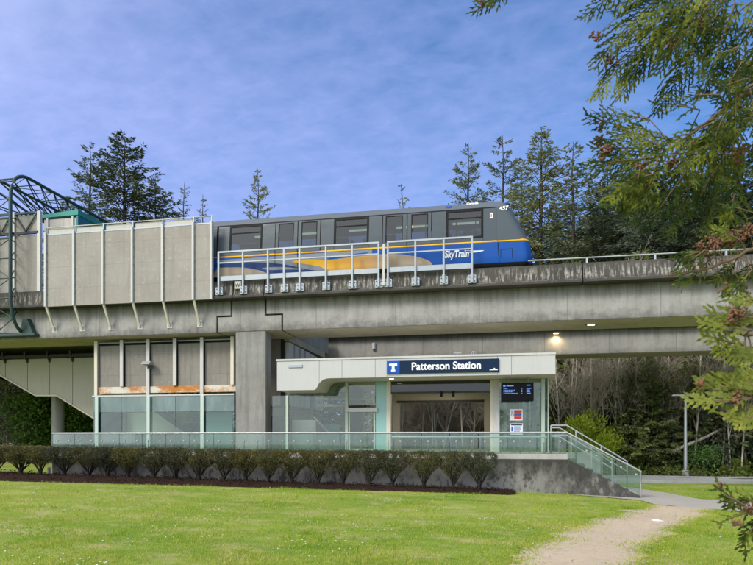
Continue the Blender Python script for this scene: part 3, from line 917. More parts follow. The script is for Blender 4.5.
# small warning sticker by the cab, hatch outline on the blue nose
b = MB(); side(b, 490.0, 492.6, 10.02, 10.24, 0.009, 0.01); b.build('warning_sticker', M['paper'], train)
b = MB(); side(b, 490.8, 491.8, 10.07, 10.19, 0.012, 0.01); b.build('warning_mark', M['red'], train)
b = MB()
hx0, hx1 = sx(501.0, YS), sx(512, YS)
for q in ((hx0, hx1, 8.80, 8.825), (hx0 - 0.02, hx0, 8.30, 8.825), (hx1, hx1 + 0.02, 8.30, 8.825)):
    side(b, 0, 0, q[2], q[3], 0.003, 0.03, X0=q[0], X1=q[1])
b.build('hatch_seam', M['black'], train)
# coupler, buffer and running gear in the trough
xf = front(8.35)
b = MB(); b.tube([(xf - 0.3, YC - 0.62, 8.32), (xf - 0.06, YC - 0.66, 8.32), (xf + 0.06, YC - 0.66, 8.34)], [0.12, 0.13, 0.10], 12); b.build('buffer', M['black'], train, smooth=True)
b = MB(); b.tube([(xf - 0.4, YC, 8.25), (xf + 0.30, YC, 8.25)], 0.09, 10); b.box(xf + 0.12, xf + 0.34, YC - 0.16, YC + 0.16, 8.12, 8.40); b.build('coupler', M['black'], train, bevel=0.015)
for xx in (TXL + 1.6, sx(470, YS)):
    b = MB(); b.box(xx - 1.0, xx + 1.0, YC - 0.95, YC + 0.95, 7.85, 8.12)
    bo = b.build('bogie', M['dark'], train, bevel=0.05)
    for dx_ in (-0.62, 0.62):
        for yy in (23.49, 24.84):
            b = MB(); b.tube([(xx + dx_, yy - 0.06, 7.91), (xx + dx_, yy + 0.06, 7.91)], 0.24, 20); b.build('wheel', M['dark'], bo, smooth=True)
b = MB()
for k in range(5):
    xx = TXL + 3.6 + k * 1.25
    b.box(xx, xx + 1.0, YC - 0.9, YC + 0.9, 7.88, 8.11)
b.build('underfloor_case', M['dark'], train, bevel=0.03)

# ================================================================== NOISE BARRIERS, TRUSS, RAILINGS ON THE GUIDEWAY
YBAR = 22.46
nb = thing('noise_barrier', 'long pale beige noise barrier on white posts with slanted struts, left of the train', 'barrier', (sx(128, YBAR), YBAR, ZL))
posts_u = [45.5, 73.6, 102.8, 132.3, 162.4, 193.2, 211.3]
def ztop(u): return 10.55
for k, (u0, u1) in enumerate(zip(posts_u, posts_u[1:])):
    x0, x1 = sx(u0, YBAR), sx(u1, YBAR)
    mb = MB(); mb.box(x0 + 0.06, x1 - 0.06, YBAR + 0.03, YBAR + 0.09, ZL - 0.02, 10.38)
    mb.build('panel', M['barrier'], nb)
    mb = MB(); mb.box(x0 + 0.06, x1 - 0.06, YBAR + 0.02, YBAR + 0.12, 10.382, 10.44)
    mb.build('top_channel', M['galv'], nb)
    mb = MB(); mb.tube([(x0, YBAR + 0.05, 10.70), (x1, YBAR + 0.05, 10.70)], 0.022, 6)
    if k < 5:
        mb.box(x0 + 0.08, x1 - 0.08, YBAR + 0.10, YBAR + 0.13, 10.46, 10.66)
    mb.build('top_rail', M['fin'] if k < 5 else M['galv'], nb)
for k, u in enumerate(posts_u):
    x = sx(u, YBAR)
    mb = MB(); mb.box(x - 0.045, x + 0.045, YBAR - 0.05, YBAR + 0.115, ZL - 0.03, 10.48)
    po = mb.build('post', M['white_steel'], nb, bevel=0.008)
    mb = MB(); mb.bar((x, YBAR + 0.05, 10.46), (x, YBAR + 0.05, 10.73), 0.045, 0.045); mb.build('post_extension', M['galv'], po)
    mb = MB()
    for h in range(9):
        mb.box(x + 0.046, x + 0.066, YBAR - 0.02, YBAR + 0.02, ZL + 0.15 + h * 0.35, ZL + 0.19 + h * 0.35)
    mb.build('clamp_bolts', M['galv'], po)
    if k < 6:
        mb = MB(); mb.bar((x + 0.02, YBAR + 0.02, ZL - 0.02), (x + 0.02, YW - 0.03, 6.42), 0.085, 0.07)
        mb.build('strut', M['cream'], nb)
        mb = MB(); mb.box(x - 0.10, x + 0.14, YW - 0.022, YW - 0.002, 6.34, 6.62); mb.build('strut_plate', M['white_steel'], nb, bevel=0.006)
# second barrier further left, standing on the parapet
nb2 = thing('noise_barrier', 'short set-back noise barrier at the far left behind the green truss, on the dark parapet', 'barrier', (sx(20, 22.75), 22.75, ZP))
pu = [-34, -10, 13.8, 39.4]
for u0, u1 in zip(pu, pu[1:]):
    x0, x1 = sx(u0, 22.75), sx(u1, 22.75)
    mb = MB(); mb.box(x0 + 0.07, x1 - 0.07, 22.76, 22.82, ZP + 0.02, 10.55); mb.build('panel', M['barrier'], nb2)
    mb = MB(); mb.box(x0 + 0.07, x1 - 0.07, 22.76, 22.81, 10.72, 11.42); mb.build('upper_panel', M['barrier'], nb2)
    mb = MB(); mb.bar((x0, 22.74, 10.64), (x1, 22.74, 10.64), 0.10, 0.10); mb.build('mid_beam', M['dark'], nb2)
    mb = MB(); mb.bar((x0, 22.74, 11.50), (x1, 22.74, 11.50), 0.09, 0.09); mb.build('top_beam', M['truss'], nb2)
    xm = (x0 + x1) / 2
    mb = MB(); mb.bar((x0 + 0.1, 22.70, 11.46), (xm, 22.70, 10.70), 0.05, 0.05); mb.bar((xm, 22.70, 10.70), (x1 - 0.1, 22.70, 11.46), 0.05, 0.05)
    mb.build('brace', M['truss'], nb2)
for u in pu:
    x = sx(u, 22.75)
    mb = MB(); mb.box(x - 0.08, x + 0.08, 22.69, 22.83, ZP, 11.55); mb.build('post', M['white_steel'], nb2, bevel=0.008)

# green portal truss: three chords, up in front of the guideway, over the tracks and down the far side
def bez(a, b, c, n):
    return [(a.lerp(b, k / n)).lerp(b.lerp(c, k / n), k / n) for k in range(n + 1)]
tr = thing('portal_truss', 'dark green curved lattice truss arching over the tracks at the far left', 'truss', (sx(8, 22.1), 22.1, 6.0))
TX = sx(9.5, 22.1)
def chord(x, yo, zo, foot):
    """portal line in a plane of constant X; yo/zo move it inwards"""
    f = 22.15 + yo; top = 13.22 - zo
    P = [Vector((x, 22.9, 6.35))] if foot else []
    if foot:
        P += bez(Vector((x, 22.9, 6.32)), Vector((x, f + 0.12, 6.45)), Vector((x, f, 7.6)), 6)[1:]
    else:
        P += [Vector((x, f, 7.2))]
    P += bez(Vector((x, f, top - 1.3)), Vector((x, f, top + 0.05)), Vector((x, f + 1.2, top)), 8)
    P += [Vector((x, f + 1.2 + k * (14.0 - yo) / 10, top)) for k in range(1, 11)]
    return P
cA, cB, cC = chord(TX, 0, 0, True), chord(TX - 1.45, 0, 0, True), chord(TX - 0.72, 1.25, 1.25, False)
for c, r in ((cA, 0.072), (cB, 0.062), (cC, 0.055)):
    mb = MB(); mb.tube(c, r, 10); mb.build('chord', M['truss'], tr, smooth=True)
def along(c, s):
    L = [0]
    for a, b in zip(c, c[1:]): L.append(L[-1] + (b - a).length)
    t = s * L[-1]
    for i in range(len(L) - 1):
        if L[i + 1] >= t:
            return c[i].lerp(c[i + 1], (t - L[i]) / max(1e-6, L[i + 1] - L[i]))
    return c[-1]
nb_ = 26
for k in range(nb_):
    s0, s1, sm_ = k / nb_, (k + 1) / nb_, (k + 0.5) / nb_
    mb = MB()
    for c in (cA, cB):
        mb.tube([along(c, s0), along(cC, sm_)], 0.025, 6); mb.tube([along(cC, sm_), along(c, s1)], 0.025, 6)
    mb.tube([along(cA, s0), along(cB, s0)], 0.025, 6)
    if k % 2:
        mb.tube([along(cA, s0), along(cB, s1)], 0.018, 6)
    else:
        mb.tube([along(cB, s0), along(cA, s1)], 0.018, 6)
    mb.build('lattice_brace', M['truss'], tr)
mb = MB()
mb.prism([(TX - 0.12, 6.20), (TX + 0.62, 6.24), (TX + 0.30, 6.95), (TX + 0.08, 6.95)], 22.72, 22.99); mb.build('foot_bracket', M['truss'], tr, bevel=0.02)
mb = MB(); mb.prism([(TX - 1.7, 6.18), (TX + 0.7, 6.18), (TX + 0.7, 6.30), (TX - 1.7, 6.30)], 22.68, 22.995); mb.build('foot_shoe', M['truss'], tr, bevel=0.02)

# teal edged platform roof showing over the barrier
rf = thing('platform_roof', 'teal fascia of a sloping platform roof rising above the beige barrier beside the truss', 'roof', (sx(60, 23.6), 23.6, 10.2))
Y0 = 23.7
x0, x1 = sx(42, Y0), sx(78, Y0)
zt0, zt1 = sz(42, 215.0, Y0), sz(78, 209.2, Y0)
mb = MB(); mb.prism([(x0, zt0 - 0.14), (x0, zt0), (x1, zt1), (x1, zt1 - 0.24)], Y0, Y0 + 5.2); mb.build('roof_edge', M['teal'], rf)
mb = MB(); mb.prism([(Y0 + 0.03, zt1 - 0.245), (Y0 + 5.1, zt1 - 0.245), (Y0 + 5.1, 9.0), (Y0 + 0.03, 9.0)], x1 - 0.12, x1 - 0.02, 'x'); mb.build('end_wall', M['teal_dark'], rf)
mb = MB(); mb.box(x0 + 0.05, x1 - 0.15, Y0 + 0.08, Y0 + 0.14, 9.0, zt0 - 0.2); mb.build('side_wall', M['fin'], rf)
for u in (47.0, 72.0):
    x = sx(u, Y0); mb = MB(); mb.box(x - 0.04, x + 0.04, Y0 + 0.01, Y0 + 0.075, 9.0, zt0 - 0.15); mb.build('mullion', M['white_steel'], rf)

# galvanised maintenance railings bolted to the parapet face
YR = 22.44
def rail_section(us, label, panel):
    o = thing('maintenance_railing', label, 'railing', (sx((us[0] + us[-1]) / 2, YR), YR, 7.6), 'galvanised railings in front of the train')
    xs_ = [sx(u, YR) for u in us]
    zt, zb = 9.19, 8.07
    for x in xs_:
        mb = MB(); mb.box(x - 0.036, x + 0.036, YR - 0.03, YR + 0.03, 7.52, zt - 0.035)
        p = mb.build('post', M['galv'], o, bevel=0.006)
        mb = MB(); mb.prism([(x - 0.15, 7.50), (x + 0.15, 7.50), (x + 0.15, 7.80), (x + 0.06, 7.80), (x + 0.06, 7.86), (x - 0.06, 7.86), (x - 0.06, 7.80), (x - 0.15, 7.80)], YR + 0.031, YR + 0.16)
        mb.build('base_plate', M['galv'], p, bevel=0.006)
        mb = MB()
        for bx, bz in ((-0.09, 7.57), (0.09, 7.57), (-0.09, 7.73), (0.09, 7.73)):
            mb.tube([(x + bx, YR + 0.01, bz), (x + bx, YR + 0.032, bz)], 0.022, 6)
        mb.prism([(x - 0.02, 7.6), (x + 0.02, 7.6), (x + 0.05, 7.68), (x - 0.05, 7.68)], YR + 0.012, YR + 0.032)
        mb.build('bolts', M['dark'], p)
    mb = MB(); mb.box(xs_[0] - 0.036, xs_[-1] + 0.036, YR - 0.034, YR + 0.034, zt - 0.034, zt + 0.034); mb.build('top_rail', M['galv'], o, bevel=0.006)
    mb = MB(); mb.box(xs_[0], xs_[-1], YR - 0.022, YR + 0.022, 8.74, 8.785); mb.build('mid_rail', M['galv'], o)
    mb = MB(); mb.box(xs_[0] - 0.03, xs_[-1] + 0.03, YR + 0.031, YR + 0.045, zb - 0.02, zb + 0.17); mb.build('toe_board', M['galv'], o)
    return o
rail_section([218.7, 243, 268, 284, 299.7, 325.9, 352.2, 378.6], 'longer galvanised railing on the parapet before the train, left of the gap', None)
rail_section([387.9, 415.4, 443.7, 472], 'shorter galvanised railing on the parapet before the train lettering, right of the gap', None)
x = sx(383.7, YR)
mb = MB(); mb.box(x - 0.045, x + 0.045, YR - 0.03, YR + 0.06, 7.55, 9.12); mb.box(x - 0.10, x + 0.10, YR + 0.061, YR + 0.16, 7.52, 7.72)
tag(mb.build('marker_post', M['white_steel'], bevel=0.008), 'single cream post in the gap between the two galvanised railings', 'post')
p = at(237.6, 285, 22.50)
ws = thing('letter_sign', 'small weathered grey sign with letter W on the parapet below the train', 'sign', tuple(p))
mb = MB(); mb.box(p.x - 0.14, p.x + 0.14, 22.50, 22.60, p.z - 0.15, p.z + 0.15); mb.build('plate', M['fin'], ws, bevel=0.006)
text('letter', 'W', 0.22, (p.x, 22.496, p.z - 0.08), M['dark'], ws, 0.004, 0, 0.002, 'CENTER')

# ================================================================== STATION, LOWER LEVEL
FL = 1.10                                     # platform floor
# concrete retaining wall with the stair wing at its right end
YF = 20.5
rw = thing('retaining_wall', 'stained grey concrete retaining wall behind the hedge, sloping down beside the stairs', 'wall', (sx(300, YF), YF, 0))
xl, xk, xe = sx(52, YF), sx(568.5, YF), sx(641, YF)
ze = sz(641, 498, YF)
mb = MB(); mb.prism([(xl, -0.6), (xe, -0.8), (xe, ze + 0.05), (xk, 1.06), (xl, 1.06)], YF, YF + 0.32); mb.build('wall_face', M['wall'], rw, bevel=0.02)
mb = MB(); mb.box(xl - 0.0, xl + 0.3, YF + 0.325, 27, -0.5, 1.06); mb.build('end_wall', M['wall'], rw)
# platform slab and steps
fl = MB(); fl.box(xl + 0.02, xk - 0.02, YF + 0.03, 28.5, 1.063, 1.24)
tag(fl.build('entrance_platform', M['slab'], bevel=0.01), 'pale concrete entrance platform under the station canopy', 'platform')
st = thing('stairs', 'concrete steps going down to the right behind the glass railing', 'stairs', (xk, 21.8, 0))
ns = 8
for k in range(ns):
    xa = xk + (xe - xk) * k / ns; zt = 1.24 - (1.24 - ze) * (k + 1) / (ns + 0.5)
    mb = MB(); mb.box(xa + 0.002, xk + (xe - xk) * (k + 1) / ns, YF + 0.34, 23.3, -0.5, zt); mb.build('step', M['slab'], st, bevel=0.01)
mb = MB(); x0, x1 = sx(548, 23.5), sx(602, 23.5)
mb.prism([(x0, -0.5), (x1, -0.5), (x1, 1.22), (x0, 1.22)], 23.35, 23.6)
tag(mb.build('side_wall', M['grey'], bevel=0.01), 'plain low grey wall along the back of the stairs', 'wall')

# frameless glass railing along the platform edge and down the stairs
gr = thing('glass_railing', 'long greenish glass railing with slim metal top rail on the retaining wall', 'railing', (sx(300, YF + .1), YF + 0.1, 1.06))
YG = YF + 0.12
zt = 1.945
xg0 = sx(52.3, YG); xg1 = sx(567, YG); xg2 = sx(641, YG); zr2 = sz(641, 471.5, YG)
npan = 20
for k in range(npan):
    a = xg0 + (xg1 - xg0) * k / npan; b = xg0 + (xg1 - xg0) * (k + 1) / npan
    mb = MB(); mb.box(a + 0.012, b - 0.012, YG, YG + 0.016, 1.07, zt - 0.03); pn = mb.build('glass_pane', M['glass_rail'], gr)
    for c in (a + 0.22, b - 0.22):
        mb = MB(); mb.tube([(c, YG - 0.022, 1.66), (c, YG + 0.035, 1.66)], 0.032, 10); mb.bar((c, YG + 0.05, 1.24), (c, YG + 0.05, 1.70), 0.03, 0.03); mb.build('glass_clip', M['rail'], pn)
for k in range(3):
    a = xg1 + (xg2 - xg1) * k / 3; b = xg1 + (xg2 - xg1) * (k + 1) / 3
    def zz1(x): return zt + (zr2 - zt) * (x - xg1) / (xg2 - xg1)
    def zz0(x): return 1.075 + (ze + 0.10 - 1.075) * (x - xg1) / (xg2 - xg1)
    mb = MB(); mb.prism([(a + 0.012, zz0(a)), (b - 0.012, zz0(b)), (b - 0.012, zz1(b) - 0.03), (a + 0.012, zz1(a) - 0.03)], YG, YG + 0.016); pn = mb.build('glass_pane', M['glass_rail'], gr)
    for f in (0.2, 0.8):
        c = a + (b - a) * f
        mb = MB(); mb.tube([(c, YG - 0.022, zz0(c) + 0.58), (c, YG + 0.035, zz0(c) + 0.58)], 0.032, 10); mb.build('glass_clip', M['rail'], pn)
mb = MB()
mb.tube([(xg0, YG + 0.008, 1.0), (xg0, YG + 0.008, zt), (xg1, YG + 0.008, zt), (xg2, YG + 0.008, zr2), (xg2, YG + 0.008, ze - 0.25)], 0.032, 8)
mb.build('top_rail', M['rail'], gr, smooth=True)
def handrail(Y, u0, u1, label, off, zdrop):
    o = thing('stair_handrail', label, 'handrail', (sx(u0, Y), Y, 1.2))
    xa, xb = sx(u0, Y), sx(u1, Y)
    sl = (ze - 1.24) / (xe - xk)
    def zf(x): return 1.24 + (sl * (x - xk) if x > xk else 0)
    for nm, h in (('upper_rail', 0.95 - zdrop), ('lower_rail', 0.62 - zdrop)):
        mb = MB(); mb.tube([(xa, Y, zf(xa) + h - 0.05), (xa, Y, zf(xa) + h), (xk, Y, zf(xk) + h), (xb, Y, zf(xb) + h), (xb, Y, zf(xb) + h - 0.1)], 0.024, 8); mb.build(nm, M['rail'], o, smooth=True)
    n = 4
    for k in range(n):
        x = xa + (xb - xa) * k / (n - 1)
        mb = MB(); mb.tube([(x, Y, zf(x) - 0.15), (x, Y, zf(x) + 0.95 - zdrop)], 0.024, 8); mb.build('rail_post', M['rail'], o, smooth=True)
handrail(20.95, 551, 627, 'metal stair handrail just behind the sloping glass, nearer of two', 0, 0.0)
handrail(23.1, 551, 612, 'metal stair handrail along the low grey back wall, farther of two', 0, 0.05)
# rail on the platform in front of the entrance
ir = thing('platform_handrail', 'low horizontal metal handrail on the platform before the station entrance', 'handrail', (sx(440, 20.95), 20.95, FL))
mb = MB(); mb.tube([(sx(392, 20.95), 20.95, 1.80), (sx(547, 20.95), 20.95, 1.80)], 0.022, 8); mb.build('rail_pipe', M['rail'], ir, smooth=True)
for u in (394, 421.5, 450, 480.5, 520, 545):
    x = sx(u, 20.95); mb = MB(); mb.tube([(x, 20.95, 1.24), (x, 20.95, 1.80)], 0.022, 8); mb.build('rail_post', M['rail'], ir, smooth=True)

# ---- left half: panelled wall, rusty sill, glazed waiting area
YP = 23.75
pw = thing('panel_wall', 'grey aggregate wall panels between white posts above a rust-streaked sill, under the guideway', 'wall', (sx(165, YP), YP, 3.9))
zp0, zp1 = sz(165, 386.5, YP), 6.02
pu = [97.0, 122.6, 148.8, 175.5, 202.6, 233.0]
for u0, u1 in zip(pu, pu[1:]):
    x0, x1 = sx(u0, YP), sx(u1, YP)
    mb = MB(); mb.box(x0 + 0.10, x1 - 0.10, YP + 0.05, YP + 0.15, zp0 + 0.012, zp1 - 0.2); mb.build('panel', M['wall_panel'], pw)
    mb = MB(); mb.tube([(x0, YP + 0.02, zp1 - 0.08), (x1, YP + 0.02, zp1 - 0.08)], 0.03, 6); mb.build('top_rail', M['galv'], pw)
mb = MB(); mb.box(sx(97, YP) - 0.1, sx(236, YP), YP - 0.02, YP + 0.22, zp0 - 0.27, zp0 + 0.01); mb.build('sill', M['rust'], pw, bevel=0.01)
mb = MB(); mb.box(sx(97, YP) - 0.1, sx(236, YP), YP + 0.22, YP + 0.3, zp0, zp1); mb.build('backing', M['void'], pw)
for k, u in enumerate(pu):
    x = sx(u, YP)
    full = k in (0, 2, 4)
    mb = MB(); mb.box(x - 0.075, x + 0.075, YP - 0.10, YP - 0.022, (1.245 if full else zp0 + 0.02), zp1 + 0.02); mb.build('post', M['white_steel'] if k % 5 else M['cream'], pw, bevel=0.01)
p = at(148.8, 364.5, YP - 0.15)
fl_ = thing('flood_lamp', 'small grey floodlight clamped to the second tall white post above the glass', 'lamp', tuple(p))
mb = MB(); mb.prism([(p.y + 0.04, p.z - 0.03), (p.y + 0.04, p.z + 0.10), (p.y - 0.18, p.z + 0.12), (p.y - 0.30, p.z - 0.02)], p.x - 0.20, p.x + 0.20, 'x'); mb.build('lamp_head', M['grey'], fl_, bevel=0.015)
mb = MB(); mb.box(p.x - 0.09, p.x + 0.09, p.y + 0.045, p.y + 0.06, p.z - 0.16, p.z + 0.14); mb.build('bracket', M['dark'], fl_)

YGL = 23.4
M['pale_post'] = paint('glass_tinted_post', (0.48, 0.58, 0.52), 0.4, 0, 0.06)  # green tint of light through the glass, put into the paint
gs = thing('glass_screen', 'tall green-tinted glass screen of the waiting area, left of the square pier', 'glass wall', (sx(165, YGL), YGL, FL))
zg1 = sz(165, 395.2, YGL)
pn = [93.5, 121.8, 148.8, 175.5, 202.6, 234.2]
xx = [sx(u, YGL) for u in pn]
for a, b in zip(xx, xx[1:]):
    zb_ = sz(165, 411.8, YGL)
    mb = MB(); mb.box(a + 0.008, b - 0.008, YGL, YGL + 0.015, 1.25, zb_ - 0.006); mb.build('glass_pane', M['glass_tint'], gs)
    mb = MB(); mb.box(a + 0.008, b - 0.008, YGL, YGL + 0.015, zb_ + 0.006, zg1 - 0.03); mb.build('frosted_pane', M['glass_frost'], gs)
mb = MB(); mb.box(xx[0] - 0.05, xx[-1], YGL - 0.03, YGL + 0.05, zg1 - 0.03, zg1 + 0.03); mb.build('cap_rail', M['white_steel'], gs)
for u in (97.3, 148.8, 202.6):
    x = sx(u, YGL - 0.05); mb = MB(); mb.box(x - 0.075, x + 0.075, YGL - 0.11, YGL - 0.035, 1.245, zg1 - 0.035); mb.build('post_copy', M['pale_post'], gs, bevel=0.01)  # added copies of the white posts, set in front of the glass
mb = MB(); mb.box(xx[0], xx[0] + 0.015, YGL + 0.02, 25.6, 1.25, zg1 - 0.03); mb.build('side_pane', M['glass_tint'], gs)
mb = MB(); mb.box(xx[0] + 0.02, sx(148, 23.9), 24.0, 24.06, sz(165, 412, 23.9), 3.75); mb.build('header_board', M['ink'] if False else M['cream'], gs)
# behind the glass: stair enclosure, boards, sloping stringer, back windows
YE = 26.6
se = thing('stair_enclosure', 'beige clad stair enclosure slanting down behind the glass at the far left', 'stair enclosure', (sx(40, YE), YE, 3.2))
def E(u, v): return xz(u, v, YE)
joints_u = [-60, -16, 5.4, 27.5, 49.6, 72.6, 95, 118]
def ebot(u): return float(np.interp(u, [-60, 0, 36, 57, 120], [338, 375, 395.5, 395.5, 434]))
for u0, u1 in zip(joints_u, joints_u[1:]):
    us = [u0 + 0.25] + [u for u in (36, 57) if u0 < u < u1] + [u1 - 0.25]
    poly = [E(u, ebot(u)) for u in us] + [(sx(u1 - 0.25, YE), 5.75), (sx(u0 + 0.25, YE), 5.75)]
    mb = MB(); mb.prism(poly, YE, YE + 0.05); mb.build('cladding_panel', M['beige'], se)
us = [-60, 0, 36, 57, 120]
mb = MB()
top = [E(u, ebot(u)) for u in us]
mb.prism([(x, z + 0.02) for x, z in top] + [(sx(120, YE), 5.7), (sx(-60, YE), 5.7)], YE + 0.06, YE + 3.0); mb.build('enclosure_body', M['beige'], se)
mb = MB()
for (xa, za), (xb, zb2) in zip(top, top[1:]):
    mb.bar((xa, YE - 0.02, za), (xb, YE - 0.02, zb2), 0.07, 0.06)
mb.build('bottom_trim', M['cream'], se)
mb = MB(); mb.bar((sx(-60, YE), YE - 0.1, 5.86), (sx(120, YE), YE - 0.1, 5.86), 0.14, 0.12); mb.build('top_purlin', M['dark'], se)
for u in joints_u[1:6]:
    x = sx(u, YE); mb = MB(); mb.prism([(YE + 0.0, 5.55), (YE - 0.22, 5.9), (YE - 0.22, 6.1), (YE + 0.0, 6.1)], x - 0.05, x + 0.05, 'x'); mb.build('hanger', M['dark'], se)
x = sx(58, YE + 1.2)
mb = MB(); mb.tube([(x, YE + 1.2, -0.4), (x, YE + 1.2, sz(58, 397, YE + 1.2) + 0.12)], 0.30, 24)
tag(mb.build('round_column', M['pier'], smooth=True), 'round grey concrete column under the beige stair enclosure', 'column')
# brown slatted barrier inside
sb = thing('slatted_barrier', 'low red-brown slatted timber barrier seen through the glass screen', 'barrier', (sx(150, 26.0), 26.0, FL))
mb = MB()
x0, x1 = sx(117, 26.0), sx(182, 26.0)
n = 19
for k in range(n):
    a = x0 + (x1 - x0) * k / n
    mb.box(a + 0.01, a + (x1 - x0) / n - 0.03, 26.0, 26.04, 1.26, 1.98)
mb.build('boards', M['brown'], sb)
mb = MB(); mb.box(x0, x1, 26.045, 26.1, 1.35, 1.45); mb.box(x0, x1, 26.045, 26.1, 1.8, 1.9); mb.build('crossrail', M['brown'], sb)
ins = thing('inner_stair', 'beige side wall and dark stringer of the stair behind the glass screen', 'stair', (sx(150, 27.2), 27.2, FL))
mb = MB(); mb.prism([xz(118, 405, 27.2), xz(152, 405, 27.2), xz(197, 436, 27.2), xz(197, 450, 27.2), xz(118, 450, 27.2)], 27.2, 27.3); mb.build('stair_side', M['cream'], ins)
mb = MB(); mb.prism([xz(151, 409, 27.14), xz(159, 409, 27.14), xz(201, 436, 27.14), xz(193, 438, 27.14)], 27.10, 27.19); mb.build('stringer', M['dark'], ins)
bw = thing('back_window', 'pale back window with white bars seen through the glass screen', 'window', (sx(186, 30), 30, FL))
x0, x1 = sx(160, 30.0), sx(236, 30.0)
mb = MB(); mb.box(x0, x1, 30.0, 30.03, 1.25, 4.1); mb.build('pane', M['glass'], bw)
mb = MB()
for v in (416.5, 421.5):
    z = sz(186, v, 29.95); mb.box(x0, sx(205, 30), 29.94, 29.99, z - 0.04, z + 0.04)
for u in (176.5, 202.5):
    mb.box(sx(u, 30) - 0.05, sx(u, 30) + 0.05, 29.93, 29.938, 1.25, 4.1)
mb.build('bar', M['white_steel'], bw)
x0 = sx(170, 31)
mb = MB(); mb.box(x0, sx(340, 31), 31.0, 31.1, 1.1, sz(186, 424.5, 31)); mb.build('lower_panel', M['teal_panel'], bw)
x = sx(212, 25.4)
mb = MB(); mb.box(sx(206, 25.4), sx(232, 25.4), 25.4, 25.5, 1.24, 3.9); tag(mb.build('back_partition', M['teal_panel']), 'pale teal partition behind the glass beside the square pier', 'partition')

# ---- ribbed side wall of the platform box under the guideway
XR = sx(287, 25.3)
rb = thing('ribbed_wall', 'pale ribbed wall under the guideway just right of the square pier, above the canopy', 'wall', (XR, 26, 4.2))
mb = MB(); mb.box(XR - 0.25, XR - 0.1, 25.2, 31.0, 3.2, 6.3); mb.build('backing', M['void'], rb)
for k in range(7):
    y = 25.3 + k * 0.80
    mb = MB(); mb.box(XR - 0.09, XR + 0.12, y, y + 0.62, 3.2, 6.0 - 0.02 * k); mb.build('rib', M['white_steel'], rb, bevel=0.03)
mb = MB(); mb.box(XR - 0.09, XR + 0.14, 25.2, 31.0, 6.02, 6.3); mb.build('top_beam', M['soffit_con'], rb)
mb = MB(); mb.box(sx(255, 24.6), XR - 0.26, 25.2, 25.35, 3.2, 6.09); mb.build('front_wall', M['wall_panel'], rb)

# ---- canopy
YCN = 21.4
cn = thing('entrance_canopy', 'white station entrance canopy with a deep rounded drop panel at its left end', 'canopy', (sx(415, YCN), YCN, 3.6))
def K(u, v): return xz(u, v, YCN)
zct = 4.66
arc = [(314.5, 390.0), (316.2, 388.9), (317.2, 387.0), (318.4, 384.2), (320.4, 381.6), (323.2, 379.6), (326.5, 378.6), (330, 378.2)]
low = [K(277.0, 390.5), K(314.5, 390.0)] + [K(u, v) for u, v in arc[1:]]
zlow = K(330, 378.2)[1]
body = [(low[0][0], zct - 0.02)] + low + [(sx(555.6, YCN), zlow), (sx(555.6, YCN), zct - 0.02)]
mb = MB()
mb.prism(body, YCN + 0.04, YCN + 2.6)
mb.build('canopy_body', M['soffit'], cn)
mb = MB(); mb.box(low[0][0] - 0.03, sx(555.9, YCN), YCN - 0.03, YCN + 2.65, zct - 0.019, zct + 0.05); mb.build('roof_edge', M['white_steel'], cn)
segs = [277.0, 319.2, 342.0, 375.2, 387.2]
def fascia(poly):
    b = MB(); b.prism(poly, YCN, YCN + 0.035); b.build('fascia_panel', M['white'], cn, bevel=0.004)
gpx = 0.006
fascia([(low[0][0], zct - 0.022)] + low[:2] + low[2:4] + [(K(319.2 - .15, 0)[0], K(319.2, 383.2)[1]), (K(319.2 - .15, 0)[0], zct - 0.022)])
fascia([(K(319.2 + .15, 0)[0], zct - 0.022), (K(319.2 + .15, 0)[0], K(319.2, 383.0)[1])] + low[6:] + [(K(342 - .15, 0)[0], zlow), (K(342 - .15, 0)[0], zct - 0.022)])
for u0, u1 in ((342, 375.2), (375.2, 387.0), (387.0, 442), (442, 497.6), (497.6, 511.5), (511.5, 555.6)):
    x0, x1 = sx(u0 + .15, YCN), sx(u1 - .15, YCN)
    fascia([(x0, zct - 0.022), (x0, zlow), (x1, zlow), (x1, zct - 0.022)])
for k, u in enumerate((391.5,)):
    p = at(u, 375, YCN + 0.6)
    mb = MB(); mb.tube([(p.x, p.y, zlow - 0.012), (p.x, p.y, zlow + 0.01)], 0.09, 14); mb.build('downlight_disc', M['strip_glow'], cn)
mb = MB(); x0, x1 = sx(288.5, YCN), sx(302.5, YCN); z0 = sz(295, 365.6, YCN)
mb.box(x0, x1, YCN - 0.035, YCN - 0.002, z0 - 0.075, z0 + 0.04); mb.build('louvre_plate', M['galv'], cn, bevel=0.006)
for u, h in ((457.5, 0.16), (473.5, 0.18)):
    x = sx(u, YCN + 0.4)
    mb = MB(); mb.tube([(x, YCN + 0.4, zct + 0.04), (x, YCN + 0.4, zct + h)], 0.02, 6)
    if u < 460: mb.tube([(x - 0.14, YCN + 0.4, zct + h), (x + 0.14, YCN + 0.4, zct + h)], 0.025, 6)
    else: mb.tube([(x + 0.07 * cos(a * pi / 6), YCN + 0.4, zct + h - 0.04 + 0.07 * sin(a * pi / 6)) for a in range(12)] , 0.018, 6)
    mb.build('roof_fitting', M['grey'], cn)
